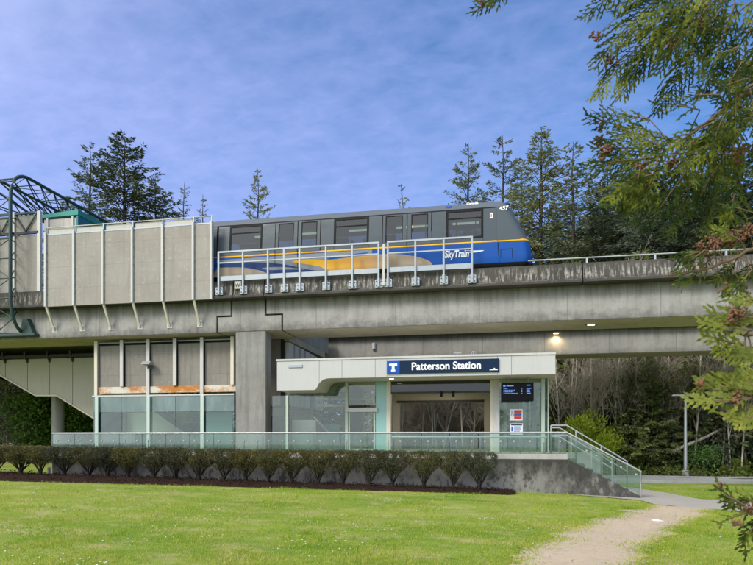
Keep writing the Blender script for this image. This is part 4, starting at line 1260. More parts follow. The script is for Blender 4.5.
# name board
sg = thing('station_sign', 'navy sign reading Patterson Station in white with a blue T square', 'sign', (sx(443, YCN), YCN - 0.04, 4.1))
zs0, zs1 = sz(387, 374.0, YCN), sz(387, 361.2, YCN)
x0, x1, x2 = sx(387.0, YCN), sx(400.0, YCN), sx(499.0, YCN)
mb = MB(); mb.box(x1 + 0.002, x2, YCN - 0.06, YCN - 0.004, zs0, zs1); mb.build('name_board', M['navy'], sg, bevel=0.006)
mb = MB(); mb.box(x0, x1, YCN - 0.065, YCN - 0.004, zs0, zs1); mb.build('logo_square', M['blue'], sg, bevel=0.006)
xm = (x0 + x1) / 2; h = zs1 - zs0
mb = MB()
mb.prism([(xm - 0.145, zs1 - 0.10), (xm + 0.145, zs1 - 0.10), (xm + 0.145, zs1 - 0.19), (xm - 0.145, zs1 - 0.19)], YCN - 0.072, YCN - 0.066)
mb.prism([(xm - 0.048, zs1 - 0.191), (xm + 0.048, zs1 - 0.191), (xm + 0.048, zs0 + 0.145), (xm - 0.048, zs0 + 0.145)], YCN - 0.072, YCN - 0.066)
mb.prism([(xm - 0.075, zs0 + 0.144), (xm + 0.075, zs0 + 0.144), (xm + 0.075, zs0 + 0.085), (xm - 0.075, zs0 + 0.085)], YCN - 0.072, YCN - 0.066)
mb.build('logo_letter', M['letter'], sg)
text('lettering', 'Patterson Station', 0.352, (sx(411.5, YCN), YCN - 0.066, zs0 + 0.125), M['letter'], sg, 0.009, 0, 0.003, sxy=(1.0, 1.05))
mb = MB()
xa = sx(489.5, YCN); xb = sx(497.6, YCN)
mb.prism([(xa, zs0 + 0.055), (xb, zs0 + 0.055), (xb, zs0 + 0.10), (xb - 0.06, zs0 + 0.085), (xb - 0.11, zs0 + 0.14), (xb - 0.17, zs0 + 0.09), (xa + 0.1, zs0 + 0.085), (xa, zs0 + 0.075)], YCN - 0.07, YCN - 0.061)
mb.build('wave_mark', M['letter'], sg)

# ---- entrance: glazed front under the canopy
YN = 23.0
en = thing('station_entrance', 'glazed station entrance under the white canopy with open doorway and teal panel', 'entrance', (sx(415, YN), YN, FL))
zc_ = zlow - 0.004
def vpost(u, w_, m, name='mullion', y0=YN - 0.06, y1=YN + 0.06, z0=1.245, z1=None):
    x = sx(u, YN); b = MB(); b.box(x - w_ / 2, x + w_ / 2, y0, y1, z0, (zc_ if z1 is None else z1)); return b.build(name, m, en, bevel=0.008)
M['pale_green'] = paint('pale_green_mullion', (0.46, 0.55, 0.45), 0.4, 0, 0.06)
zdl = 3.46
vpost(287.5, 0.11, M['pale_green'], z1=zdl); vpost(346.8, 0.11, M['pale_green'])
vpost(389.0, 0.17, M['cream'], 'door_post', YN - 0.1, YN + 0.1)
vpost(496.3, 0.24, M['white_steel'], 'door_post', YN - 0.1, YN + 0.1)
vpost(491.6, 0.10, M['cream'], 'door_post', YN - 0.05, YN + 0.08)
vpost(543.0, 0.13, M['pale_green']); vpost(548.2, 0.05, M['pale_green'])
for u0, u1, z0, z1 in ((272.5, 286.6, 1.25, zdl), (288.4, 314.5, 1.25, zdl), (314.7, 345.8, 1.25, zc_ - 0.01), (497.8, 520.5, 1.25, zc_ - 0.01), (520.7, 542.2, 1.25, zc_ - 0.01)):
    b = MB(); b.box(sx(u0, YN), sx(u1, YN), YN - 0.008, YN + 0.008, z0, z1); b.build('glass_pane', M['glass'], en)
b = MB(); b.box(sx(376.0, YN), sx(387.1, YN), YN - 0.04, YN + 0.02, 1.245, zc_ - 0.005); b.build('teal_panel', M['teal_panel'], en)
# glazed door with closer box
dr = vpost(361.5, 0.001, M['cream'], 'glass_door', YN, YN + 0.001, 1.3, 1.301)
x0, x1 = sx(348.6, YN), sx(375.2, YN)
b = MB(); b.box(x0 + 0.07, x1 - 0.07, YN - 0.01, YN + 0.01, 1.35, 2.85); b.build('door_pane', M['glass'], en)
b = MB(); b.box(x0, x1, YN - 0.008, YN + 0.008, 3.05, zc_ - 0.01); b.build('fanlight', M['glass'], en)
zb_ = sz(361, 409.5, YN)
b = MB(); b.box(x0 - 0.06, x1 + 0.12, YN - 0.14, YN + 0.03, zb_ - 0.10, zb_ + 0.06); b.build('door_closer_box', M['white_steel'], en, bevel=0.01)
b = MB(); b.box(x0, x0 + 0.06, YN - 0.03, YN + 0.03, 1.25, 2.9); b.box(x1 - 0.06, x1, YN - 0.03, YN + 0.03, 1.25, 2.9); b.box(x0 + 0.061, x1 - 0.061, YN - 0.03, YN + 0.03, 2.86, 2.9); b.box(x0 + 0.061, x1 - 0.061, YN - 0.03, YN + 0.03, 1.25, 1.34); b.build('door_frame', M['pale_green'], en)
b = MB(); b.tube([(x1 - 0.14, YN - 0.07, 2.0), (x1 - 0.14, YN - 0.07, 2.5)], 0.018, 8); b.build('door_handle', M['rail'], en)
bpy.data.objects.remove(dr)
# transom, lintel and the room behind the open doorway
x0, x1 = sx(390.4, YN), sx(490.4, YN)
zt0 = sz(440, 391.3, YN)
b = MB(); b.box(x0, x1, YN - 0.01, YN + 0.01, zt0, zc_ - 0.01); b.build('transom_pane', M['glass_dark'], en)
b = MB(); b.box(x0, x1, YN - 0.05, YN + 0.05, zt0 - 0.07, zt0 - 0.002); b.build('transom_bar', M['dark'], en)
for u in (441.5, 453.5):
    x = sx(u, YN); b = MB(); b.box(x - 0.05, x + 0.05, YN - 0.12, YN - 0.052, zt0 - 0.22, zt0 + 0.0); b.build('door_sensor', M['black'], en)
YBK = 27.6
M['lintel'] = paint('lintel_paint', (0.42, 0.39, 0.31), 0.6, 0, 0.08, 1.5, 0.2)
b = MB(); b.box(sx(316, 25) , sx(548, YN), YN + 0.12, YBK + 0.3, zc_ + 0.0, zc_ + 0.12); b.build('ceiling', M['cream'], en)
for dx_ in (0.0, 0.0, 0.0):
    pass
for k in range(3):
    p = at(401 + 2.2 * k, 397, 24.2 + k * 0.9)
    b = MB(); b.box(p.x - 0.18, p.x + 0.18, p.y - 0.1, p.y + 0.1, zc_ - 0.02, zc_ - 0.001); b.build('ceiling_light', M['strip_glow'], en)
    ld = bpy.data.lights.new('ceiling_lamp', 'AREA'); ld.energy = 10; ld.color = (1, 0.9, 0.7); ld.size = 0.4
    l = bpy.data.objects.new('ceiling_lamp', ld); C.objects.link(l); l.parent = en; l.location = Vector((p.x + k * 0.9, p.y, zc_ - 0.05)) - base_of(en)
zl2 = sz(440, 400.5, YBK); zl3 = sz(440, 392, YBK)
b = MB(); b.box(sx(392, YBK), sx(494, YBK), YBK, YBK + 0.15, zl2, zc_ - 0.002); b.build('back_lintel', M['lintel'], en)
b = MB(); b.box(sx(397, YBK), sx(484, YBK), YBK - 0.06, YBK - 0.004, zl2 - 0.09, zl2 + 0.01); b.build('shutter_track', M['dark'], en)
for u, w_, m in ((396.0, 0.34, M['lintel']), (487.0, 0.26, M['lintel']), (505, 0.14, M['pale_green']), (521, 0.16, M['pale_green']), (534, 0.22, M['pale_green'])):
    x = sx(u, YBK); b = MB(); b.box(x - w_ / 2, x + w_ / 2, YBK - 0.004, YBK + 0.16, 1.245, zl2 if u < 500 else zc_ - 0.003); b.build('back_post', m, en)
b = MB(); b.box(sx(489.5, YBK), sx(541, YBK), YBK + 0.06, YBK + 0.075, 1.25, zc_ - 0.005); b.build('back_pane', M['glass_tint'], en)
b = MB(); b.box(sx(548.2, YN) - 0.01, sx(548.2, YN) + 0.005, YN + 0.07, YBK, 1.25, zc_ - 0.01); b.build('end_pane', M['glass'], en)
b = MB(); b.box(sx(345.5, YN) + 0.0, sx(345.5, YN) + 0.02, YN + 0.08, 26.5, 1.25, zc_ - 0.01); b.build('inner_pane', M['glass'], en)
# things inside, behind the left glazing
tm = thing('ticket_cabinet', 'plain grey cabinet behind the glass left of the station door', 'cabinet', (sx(304, 24.6), 24.6, FL))
mb = MB(); mb.box(sx(292, 24.6), sx(316, 24.6), 24.6, 25.3, 1.245, sz(304, 420, 24.6)); mb.build('cabinet_body', M['grey'], tm, bevel=0.02)
mb = MB(); mb.box(sx(289, 24.6), sx(291.5, 24.6), 24.5, 24.7, 1.245, sz(290, 415, 24.6)); mb.build('side_leg', M['dark'], tm)
iw = thing('inner_wall', 'dark inner wall with pale horizontal bands behind the left glazing', 'wall', (sx(295, 28.5), 28.5, FL))
mb = MB(); mb.box(sx(262, 28.5), sx(313, 28.5), 28.5, 28.6, 1.245, 4.6); mb.build('wall_face', M['wall_panel'], iw)
for v0, v1, ua, ub in ((407.5, 416.0, 268, 284), (404, 405.2, 284, 312), (410.5, 411.6, 284, 312)):
    mb = MB(); mb.box(sx(ua, 28.4), sx(ub, 28.4), 28.44, 28.49, sz(290, v1, 28.4), sz(290, v0, 28.4)); mb.build('band', M['white_steel'] if v1 - v0 > 4 else M['grey'], iw)
rd = thing('roof_brace', 'thin crossed metal tie rods behind the glass left of the door', 'tie rods', (sx(330, 25.5), 25.5, 2.5))
mb = MB()
mb.tube([at(314, 388, 24.2), at(331, 400, 24.2)], 0.02, 6); mb.tube([at(345, 380, 24.3), at(328, 401, 24.3)], 0.02, 6); mb.build('tie_rod', M['dark'], rd)
mb = MB(); mb.tube([at(314, 417, 24.2), at(330, 434, 24.2)], 0.028, 6); mb.build('pale_rod', M['cream'], rd)
mb = MB(); mb.tube([at(316, 399, 26), at(375, 399, 26)], 0.05, 6); mb.tube([at(316, 405.5, 26), at(345, 405.5, 26)], 0.06, 6); mb.build('cross_pipe', M['cream'], rd)
# departure screen and the two notices
YD = 22.5
ds = thing('departure_screen', 'black hanging departure screen with small blue text lines right of the doorway', 'screen', (sx(517.5, YD), YD, 3.2))
x0, x1 = sx(501.3, YD), sx(533.7, YD); z0, z1 = sz(517, 401.2, YD), sz(517, 382.6, YD)
mb = MB(); mb.box(x0, x1, YD, YD + 0.12, z0, z1); mb.build('case', M['black'], ds, bevel=0.01)
mb = MB(); mb.box(x0 + 0.03, x1 - 0.03, YD - 0.006, YD - 0.001, z0 + 0.03, z1 - 0.03); mb.build('display', M['screen'], ds)
mb = MB()
for u in (507, 528): mb.tube([(sx(u, YD + .06), YD + 0.06, z1), (sx(u, YD + .06), YD + 0.06, zc_)], 0.02, 6)
mb.build('hanger', M['grey'], ds)
mb = MB(); yq = YD - 0.012
W_, H_ = x1 - x0, z1 - z0
rnd = random.Random(3)
def strip(fx0, fx1, fz, hh):
    mb.box(x0 + W_ * fx0, x0 + W_ * fx1, yq, yq + 0.004, z0 + H_ * fz - hh / 2, z0 + H_ * fz + hh / 2)
strip(0.06, 0.13, 0.83, 0.06)
strip(0.16, 0.26, 0.83, 0.035); strip(0.27, 0.38, 0.83, 0.035); strip(0.78, 0.90, 0.85, 0.03)
for r in range(4):
    fz = 0.68 - r * 0.085
    x = 0.07
    while x < 0.25 + 0.3 * rnd.random() - (0.2 if r == 0 else 0):
        wd = 0.02 + 0.03 * rnd.random(); strip(x, x + wd, fz, 0.026); x += wd + 0.012
    strip(0.62, 0.65, fz, 0.024); strip(0.78, 0.78 + 0.1 + 0.05 * rnd.random(), fz, 0.028)
mb.build('text_rows', M['screen_txt'], ds)
YO = 22.97
def notice(u0, u1, v0, v1, label, kind):
    x0, x1 = sx(u0, YO), sx(u1, YO); z0, z1 = sz((u0 + u1) / 2, v1, YO), sz((u0 + u1) / 2, v0, YO)
    o = thing('notice', label, 'notice', ((x0 + x1) / 2, YO, z0))
    m_ = MB(); m_.box(x0, x1, YO - 0.012, YO + 0.0, z0, z1); m_.build('sheet', M['paper'], o)
    W2, H2 = x1 - x0, z1 - z0
    def blk(fx0, fx1, fz0, fz1, m, nm):
        q = MB(); q.box(x0 + W2 * fx0, x0 + W2 * fx1, YO - 0.016, YO - 0.0125, z0 + H2 * fz0, z0 + H2 * fz1); q.build(nm, m, o)
    if kind == 'red':
        blk(0.34, 0.92, 0.66, 0.90, M['red'], 'red_block'); blk(0.34, 0.92, 0.40, 0.62, M['ink'], 'blue_block'); blk(0.34, 0.92, 0.14, 0.36, M['red'], 'red_block')
        q = MB(); q.tube([(x0 + W2 * (0.2 + 0.1 * cos(a * pi / 6)), YO - 0.015, z0 + H2 * (0.5 + 0.1 * sin(a * pi / 6))) for a in range(13)], 0.008, 5); q.build('symbol', M['dkink'], o)
        blk(0.10, 0.28, 0.78, 0.82, M['dkink'], 'print'); blk(0.10, 0.26, 0.70, 0.73, M['dkink'], 'print')
    else:
        blk(0.06, 0.94, 0.82, 0.94, M['dkink'], 'title_bar'); blk(0.08, 0.22, 0.30, 0.72, M['ink'], 'symbol')
        q = MB()
        for r in range(7):
            q.box(x0 + W2 * 0.30, x0 + W2 * (0.75 + 0.15 * rnd.random()), YO - 0.016, YO - 0.0125, z0 + H2 * (0.70 - r * 0.085), z0 + H2 * (0.735 - r * 0.085))
        q.build('print', M['ink'], o)
notice(509.8, 522.6, 409.0, 420.4, 'white notice with red and blue blocks on the glass under the screen, upper of two', 'red')
notice(510.2, 522.8, 423.4, 434.5, 'white notice with dark title bar and blue text on the glass, lower of two', 'text')

# ================================================================== VEGETATION
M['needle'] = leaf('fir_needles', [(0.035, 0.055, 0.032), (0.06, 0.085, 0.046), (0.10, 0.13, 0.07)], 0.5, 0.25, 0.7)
M['needle_pale'] = leaf('pale_fir_needles', [(0.10, 0.135, 0.085), (0.17, 0.205, 0.125), (0.26, 0.285, 0.175)], 0.5, 0.3, 0.7)  # paler grey-green needle tone
M['woodneedle'] = leaf('wood_conifer_needles', [(0.09, 0.12, 0.045), (0.17, 0.21, 0.07), (0.27, 0.30, 0.11)], 0.35, 0.3, 0.7, 0.4)
M['broad'] = leaf('broad_dark_leaves', [(0.06, 0.12, 0.03), (0.13, 0.24, 0.05), (0.22, 0.36, 0.08)], 1.0, 0.25, 0.4)
M['greyleaf'] = leaf('grey_green_needles', [(0.14, 0.155, 0.11), (0.22, 0.23, 0.16), (0.30, 0.30, 0.21)], 0.8, 0.25, 0.7)
M['lime'] = leaf('fresh_lime_leaves', [(0.18, 0.26, 0.018), (0.30, 0.40, 0.03), (0.42, 0.50, 0.05)], 1.0, 0.45)
M['hedge'] = leaf('hedge_leaves', [(0.065, 0.075, 0.036), (0.12, 0.122, 0.055), (0.25, 0.19, 0.105)], 2.2, 0.2, 0.6, 0.28)
M['under'] = leaf('undergrowth_leaves', [(0.05, 0.085, 0.02), (0.11, 0.165, 0.035), (0.20, 0.25, 0.06)], 0.6, 0.3)
M['bark'] = bark('fir_bark', (0.055, 0.045, 0.036))
M['barkpale'] = bark('alder_bark', (0.46, 0.42, 0.35))
M['barkbrown'] = bark('twig_bark', (0.46, 0.39, 0.30))
M['barkhedge'] = bark('hedge_stem', (0.030, 0.024, 0.019))

class Fast:
    """accumulates many small leaf faces"""
    def __init__(s): s.q = []
    def leaf(s, p, d, side_, L, w):
        a = p; b = p + d * (L * 0.5) + side_ * w; c = p + d * L; e = p + d * (L * 0.5) - side_ * w
        s.q.append((a, b, c, e))
    def mesh(s, name, m):
        n = len(s.q)
        co = np.array([tuple(v) for q in s.q for v in q], dtype=np.float32).reshape(-1)
        me = bpy.data.meshes.new(name)
        me.vertices.add(n * 4); me.loops.add(n * 4); me.polygons.add(n)
        me.vertices.foreach_set('co', co)
        me.loops.foreach_set('vertex_index', np.arange(n * 4, dtype=np.int32))
        me.polygons.foreach_set('loop_start', np.arange(0, n * 4, 4, dtype=np.int32))
        me.materials.append(m)
        me.update(calc_edges=True)
        return me
def link(name, me, parent):
    o = bpy.data.objects.new(name, me); C.objects.link(o); o.parent = parent
    return o
def rv(rd):
    while True:
        v = Vector((rd.uniform(-1, 1), rd.uniform(-1, 1), rd.uniform(-1, 1)))
        if 0.05 < v.length < 1: return v.normalized()
def perp(d, rd):
    v = d.cross(rv(rd))
    return v.normalized() if v.length > 1e-3 else Vector((1, 0, 0))

def conifer(seed, H, R, base, whorls, per, dens, lsz, droop, shape=0.85, mat='needle', lean=0.0):
    """local-space trunk and crown meshes for a fir-like tree"""
    rd = random.Random(seed)
    tk = MB(); fo = Fast()
    r0 = H * 0.011 + 0.05
    px_ = [Vector((lean * (k / 10) ** 2 + 0.08 * rd.uniform(-1, 1) * k / 10, 0.08 * rd.uniform(-1, 1) * k / 10, H * k / 10 - (0.5 if k == 0 else 0))) for k in range(11)]
    tk.tube(px_, [r0 * (1 - 0.1 * k) + 0.015 for k in range(11)], 7)
    def axis_at(z):
        k = min(9, max(0, int(z / H * 10))); f = z / H * 10 - k
        return px_[k].lerp(px_[k + 1], min(1, max(0, f)))
    gaps = [rd.uniform(0.7, 1.15) for _ in range(12)]       # each side of the tree fuller or thinner
    for i in range(whorls):
        f = (i + rd.uniform(-0.4, 0.4)) / whorls
        f = min(0.992, max(0, f))
        z = H * (base + (1 - base) * f)
        prof = (1 - f) ** shape * (0.75 + 0.25 * min(1, f * 6)) + 0.02
        for b in range(per if f < 0.9 else max(3, per - 2)):
            a = rd.uniform(0, 2 * pi)
            L = R * prof * rd.uniform(0.6, 1.15) * gaps[int(a / (2 * pi) * 12) % 12]
            if rd.random() < 0.10: L *= 0.5
            el = rd.uniform(-0.05, 0.25) + 0.55 * f
            d = Vector((cos(a) * cos(el), sin(a) * cos(el), sin(el)))
            p0 = axis_at(z)
            n = max(3, int(L / 0.5))
            pts = [p0]
            dd = d.copy()
            for k in range(n):
                dd = (dd + Vector((rd.uniform(-.08, .08), rd.uniform(-.08, .08), -droop * (0.5 + k / n) * (0.25 if k < n - 1 else -0.3)))).normalized()
                pts.append(pts[-1] + dd * (L / n))
            tk.tube(pts, [max(0.008, 0.012 * L * (1 - k / n) + 0.006) for k in range(n + 1)], 3, cap=False)
            cnt = int(L * dens) + 5
            fan = 0.30 * L
            for c in range(cnt):
                s_ = rd.random() ** 0.65
                k = min(n - 1, int(s_ * n)); q = pts[k].lerp(pts[k + 1], s_ * n - k)
                dv = (pts[k + 1] - pts[k]).normalized()
                sd = Vector((-dv.y, dv.x, 0)).normalized() if abs(dv.z) < 0.98 else Vector((1, 0, 0))
                sgn = rd.choice((-1, 1)); o_ = rd.random()
                q = q + (sd * sgn * 0.8 + dv * 0.6) * (o_ * fan * (1.05 - s_)) - Vector((0, 0, 0.25 * o_ * fan * (1 - s_)))
                ld = (dv * rd.uniform(0.4, 1.0) + sd * sgn * rd.uniform(0.1, 0.9) + Vector((0, 0, rd.uniform(-0.8, 0.2)))).normalized()
                l_ = lsz * rd.uniform(0.6, 1.4)
                fo.leaf(q, ld, perp(ld, rd), l_, l_ * rd.uniform(0.12, 0.22))
    for c in range(14):
        d = Vector((rd.uniform(-.5, .5), rd.uniform(-.5, .5), 1)).normalized()
        fo.leaf(px_[-1] - Vector((0, 0, rd.random() * 0.9)), d, perp(d, rd), lsz * 0.7, lsz * 0.08)
    trunk = tk.build('trunk_tmp', M['bark'], None, solid=False, smooth='all')
    tm_ = trunk.data; bpy.data.objects.remove(trunk)
    return tm_, fo.mesh('crown', M[mat])

def bare_tree(seed, H, spread, levels=4, mat='barkpale', stems=1, r0=None, upright=0.6):
    rd = random.Random(seed)
    tk = MB(); tw = MB()
    def grow(p, d, L, r, lev):
        n = 5 if lev == 0 else 4
        pts = [p]; dd = d.copy()
        wob = 0.10 if lev == 0 else 0.22
        for k in range(n):
            dd = (dd + Vector((rd.uniform(-wob, wob), rd.uniform(-wob, wob), rd.uniform(-wob * 0.5, wob) * upright))).normalized()
            pts.append(pts[-1] + dd * (L / n))
        (tk if lev == 0 else tw).tube(pts, [max(0.006, r * (1 - 0.75 * k / n)) for k in range(n + 1)], 6 if lev == 0 else 3, cap=False)
        if lev >= levels: return
        nb = (13 if lev == 0 else 6 if lev == 1 else 4)
        for b in range(nb):
            s_ = rd.uniform(0.22 if lev == 0 else 0.15, 1.0)
            k = min(n - 1, int(s_ * n)); q = pts[k].lerp(pts[k + 1], s_ * n - k)
            dv = (pts[k + 1] - pts[k]).normalized()
            sd = perp(dv, rd)
            nd = (dv * rd.uniform(0.35, 0.9) + sd * rd.uniform(0.5, 1.0) * spread + Vector((0, 0, 0.25 * upright))).normalized()
            grow(q, nd, L * rd.uniform(0.28, 0.5) * (1.15 - 0.5 * s_), max(0.010, r * 0.42 * (1.1 - 0.6 * s_)), lev + 1)
    for s_ in range(stems):
        d = Vector((rd.uniform(-.12, .12), rd.uniform(-.12, .12), 1)) if stems == 1 else Vector((rd.uniform(-.3, .3), rd.uniform(-.3, .3), 1))
        grow(Vector((rd.uniform(-.2, .2) * (stems - 1), rd.uniform(-.2, .2) * (stems - 1), -0.4)), d.normalized(), H * rd.uniform(0.85, 1.0), r0 or H * 0.0055, 0)
    a = tk.build('t', M[mat], None, solid=False, smooth='all'); b = tw.build('t', M[mat], None, solid=False, smooth='all')
    ma, mb_ = a.data, b.data
    bpy.data.objects.remove(a); bpy.data.objects.remove(b)
    return ma, mb_
def bush(seed, W, H, n, lsz, mat, up=0.3, lobes=9, aspect=0.35):
    rd = random.Random(seed)
    fo = Fast(); st_ = MB()
    cs = []
    for k in range(lobes):
        a = rd.uniform(0, 2 * pi); r = W * 0.5 * sqrt(rd.random()) * 0.75
        cs.append((Vector((r * cos(a), r * sin(a), H * rd.uniform(0.25, 0.78))), W * rd.uniform(0.16, 0.30), H * rd.uniform(0.15, 0.26)))
    for c, rw_, rh in cs:
        st_.tube([(rd.uniform(-.1, .1), rd.uniform(-.1, .1), -0.2), tuple(c * 0.5 + Vector((0, 0, 0.05))), tuple(c)], [0.05, 0.035, 0.012], 5, cap=False)
    for i in range(n):
        c, rw_, rh = rd.choice(cs)
        v = rv(rd) * (rd.random() ** 0.35) * rd.uniform(0.8, 1.15)
        p = c + Vector((v.x * rw_, v.y * rw_, v.z * rh))
        if p.z < 0.02: p.z = 0.02 + rd.random() * 0.3
        d = (v + rv(rd) * 0.8 + Vector((0, 0, up))).normalized()
        fo.leaf(p, d, perp(d, rd), lsz * rd.uniform(0.6, 1.3), lsz * aspect * rd.uniform(0.6, 1.2))
    a = st_.build('t', M['barkbrown'], None, solid=False, smooth='all'); ma = a.data; bpy.data.objects.remove(a)
    return ma, fo.mesh('foliage', M[mat])

def plant(kind, label, cat, meshes, loc, rz=0.0, s=1.0, group=None, names=('trunk', 'crown'), sz_=None):
    o = thing(kind, label, cat, loc, group)
    o.rotation_euler = (0, 0, rz); o.scale = (s, s, sz_ or s)
    link(names[0], meshes[0], o); link(names[1], meshes[1], o)
    return o
def ground_at(u, Y):
    x = sx(u, Y); return (x, Y, gz(x, Y) - 0.05)
def by_top(u, v, Y, H):
    """ground point and scale so that a tree of mesh height H reaches photo row v"""
    p = ground_at(u, Y)
    return p, (sz(u, v, Y) - p[2]) / H
rr = random.Random(11)

# tall firs behind the guideway
FIR = [conifer(21, 30, 9.0, 0.08, 62, 6, 27, 0.25, 0.50, 0.74, 'needle_pale'),
       conifer(22, 30, 8.0, 0.08, 58, 6, 27, 0.25, 0.55, 0.76, 'needle_pale'),
       conifer(23, 30, 6.8, 0.12, 46, 5, 24, 0.24, 0.45, 0.74, 'needle_pale'),
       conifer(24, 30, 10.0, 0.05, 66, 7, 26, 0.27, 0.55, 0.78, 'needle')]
SPIRE = [conifer(31, 26, 3.0, 0.25, 46, 5, 24, 0.22, 0.35, 0.55, 'needle_pale'), conifer(32, 24, 2.6, 0.35, 28, 3, 18, 0.22, 0.2, 0.5, 'needle_pale', 0.8)]
firs = [
    (124, 133, 52, 3, 'broad bushy fir with the highest top, rising behind the beige noise barrier', 0.3),
    (90, 141, 57, 2, 'narrow open-branched fir directly left of the broad fir behind the noise barrier', 1.9),
    (156, 178, 55, 0, 'shorter fir filling the right flank of the broad fir behind the noise barrier', 4.0),
    (66, 196, 60, 1, 'low fir whose branches show behind the green truss', 2.2),
    (468, 143, 60, 2, 'slim fir directly behind the roof of the train cab', 0.9),
    (503, 135, 57, 2, 'open fir above the slanted nose of the train', 2.7),
    (541, 128, 52, 1, 'tall pointed fir just right of the train nose', 1.2),
    (573, 142, 50, 2, 'fir with a bare-looking straight stem, next right after the tall pointed fir', 5.0),
    (607, 158, 56, 1, 'fir half hidden by the tip of the cedar spray', 0.2),
    (632, 160, 48, 0, 'dense dark fir under the cedar spray', 3.6),
    (664, 168, 45, 3, 'heavy dark fir at the centre of the dark group behind the cedar', 2.0),
    (694, 150, 47, 0, 'dark fir behind the hanging brown cones of the cedar', 5.4),
    (728, 140, 45, 3, 'big dark fir at the right edge behind the cedar', 1.1),
    (770, 150, 50, 0, 'dark fir partly cut by the right edge of the view', 4.6),
    (640, 185, 60, 3, 'broad dark fir far back between the cedar sprays', 2.4), (708, 175, 58, 1, 'tall fir far back at the right behind the coned cedar limb', 0.7),
    (522, 170, 63, 2, 'slim fir between the open fir and the tall pointed fir', 4.2),
    (618, 178, 52, 3, 'dark spreading fir just right of the cedar tip, above the handrail', 3.9), (650, 188, 43, 0, 'lower dark fir in front of the dark group above the handrail', 1.5),
    (600, 200, 47, 3, 'low dark fir left of the dark group, just over the handrail', 2.8), (676, 196, 42, 3, 'low dark fir right of the centre of the dark group, just over the handrail', 0.1),
    (712, 190, 43, 3, 'low dark fir under the hanging brown cones, behind the parapet', 5.1), (746, 186, 42, 3, 'low dark fir near the right edge behind the coned cedar limb', 3.3),
    (487, 200, 66, 1, 'short fir showing low between the two firs above the train cab', 3.1),
    (556, 205, 64, 3, 'short bushy fir low behind the tall pointed fir', 0.5),
    (590, 196, 62, 0, 'short fir low between stem fir and cedar tip', 5.9)]
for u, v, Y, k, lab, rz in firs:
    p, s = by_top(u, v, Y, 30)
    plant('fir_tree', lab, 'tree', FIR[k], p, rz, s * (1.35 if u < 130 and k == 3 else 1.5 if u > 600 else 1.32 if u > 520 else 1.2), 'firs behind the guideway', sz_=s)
for u, v, Y, k, lab, rz in ((258, 169, 74, 0, 'lone thin spire fir standing in open sky above the left end of the train', 0.4),
                            (411, 186, 78, 1, 'sparse leaning treetop just showing over the middle of the train roof', 3.4),
                            ):
    p, s = by_top(u, v, Y, 26 if k == 0 else 24)
    plant('spire_tree', lab, 'tree', SPIRE[k], p, rz, s)
BARE = [bare_tree(41, 20, 0.55, 4, 'barkpale', 1), bare_tree(42, 10, 0.9, 4, 'barkpale', 2, 0.05), bare_tree(43, 9, 1.0, 4, 'barkbrown', 3, 0.045), bare_tree(44, 14, 0.7, 4, 'barkbrown', 1, 0.08), bare_tree(45, 7, 1.1, 4, 'barkbrown', 5, 0.035)]
BH = [20, 10, 9, 14, 7]
THIN = [conifer(33, 24, 4.2, 0.15, 40, 4, 15, 0.20, 0.15, 0.75, 'needle_pale'), conifer(34, 24, 4.6, 0.15, 36, 4, 13, 0.20, 0.2, 0.85, 'needle_pale')]
for u, v, Y, k, lab in ((184, 183, 68, 0, 'thin see-through treetop over the right end of the noise barrier, left of two'), (203, 194, 70, 1, 'thin see-through treetop over the right end of the noise barrier, right of two')):
    p, s = by_top(u, v, Y, 24)
    plant('thin_tree', lab, 'tree', THIN[k], p, u * 0.1, s)

# woods behind the station: dark low conifers, leafless saplings, shrubs
LOW = [conifer(51, 12, 3.4, 0.0, 38, 6, 20, 0.32, 0.6, 0.8, 'woodneedle'), conifer(52, 12, 3.0, 0.02, 36, 5, 18, 0.30, 0.6, 0.7, 'woodneedle'), conifer(53, 12, 3.8, 0.0, 36, 7, 20, 0.34, 0.7, 0.9, 'woodneedle')]
woods = [(-10, 44, 0), (22, 47, 2), (52, 45, 0), (80, 48, 1), (110, 46, 2), (140, 47, 0), (172, 49, 2), (205, 46, 0), (290, 47, 0), (322, 45, 2), (352, 48, 0), (384, 46, 1), (402, 49, 0), (424, 51, 2), (446, 49.5, 1), (466, 50, 0), (490, 45, 2), (515, 47, 0),
         (540, 46, 1), (560, 43, 0), (582, 46, 2), (606, 44, 1), (628, 47, 0), (646, 43, 1), (668, 45, 2), (690, 43, 0), (712, 46, 1), (735, 43, 2), (758, 45, 0), (785, 44, 1), (600, 40, 1), (640, 39.5, 0), (652, 41, 2), (672, 40.2, 1), (700, 40.5, 0), (560, 41, 0), (412, 47.5, 1), (440, 48, 2), (474, 47, 0), (614, 38.6, 1), (636, 38.2, 0), (652, 38.8, 1), (668, 38.4, 2), (572, 39.5, 1), (726, 39.2, 0), (628, 36.5, 1), (648, 36.2, 0), (664, 36.7, 1), (690, 37.0, 1), (458, 47.5, 0)] + [(236, 50, 0), (262, 53, 2), (284, 51, 1), (306, 54, 0), (330, 52, 2), (356, 53, 1), (378, 51, 0), (228, 46, 1)]
for i, (u, Y, k) in enumerate(woods):
    p = ground_at(u, Y)
    plant('young_conifer', 'dark young conifer in the thick woods below the guideway, %s' % ('left of the square pier' if u < 250 else 'seen through the station' if u < 500 else 'right of the station'), 'tree', LOW[k], p, rr.uniform(0, 6), rr.uniform(0.85, 1.25) * (0.6 if Y < 37.5 else 0.72 if Y < 39 else 1), 'young conifers in the woods %s' % ('left of the pier' if u < 250 else 'behind the station' if u < 500 else 'right of the station'))
sap = []
for i in range(50):
    u = rr.uniform(388, 500) if i < 20 else rr.uniform(545, 790)
    sap.append((u, rr.uniform(36.5, 43), rr.choice((0, 0, 1, 1, 2, 3, 3, 4))))
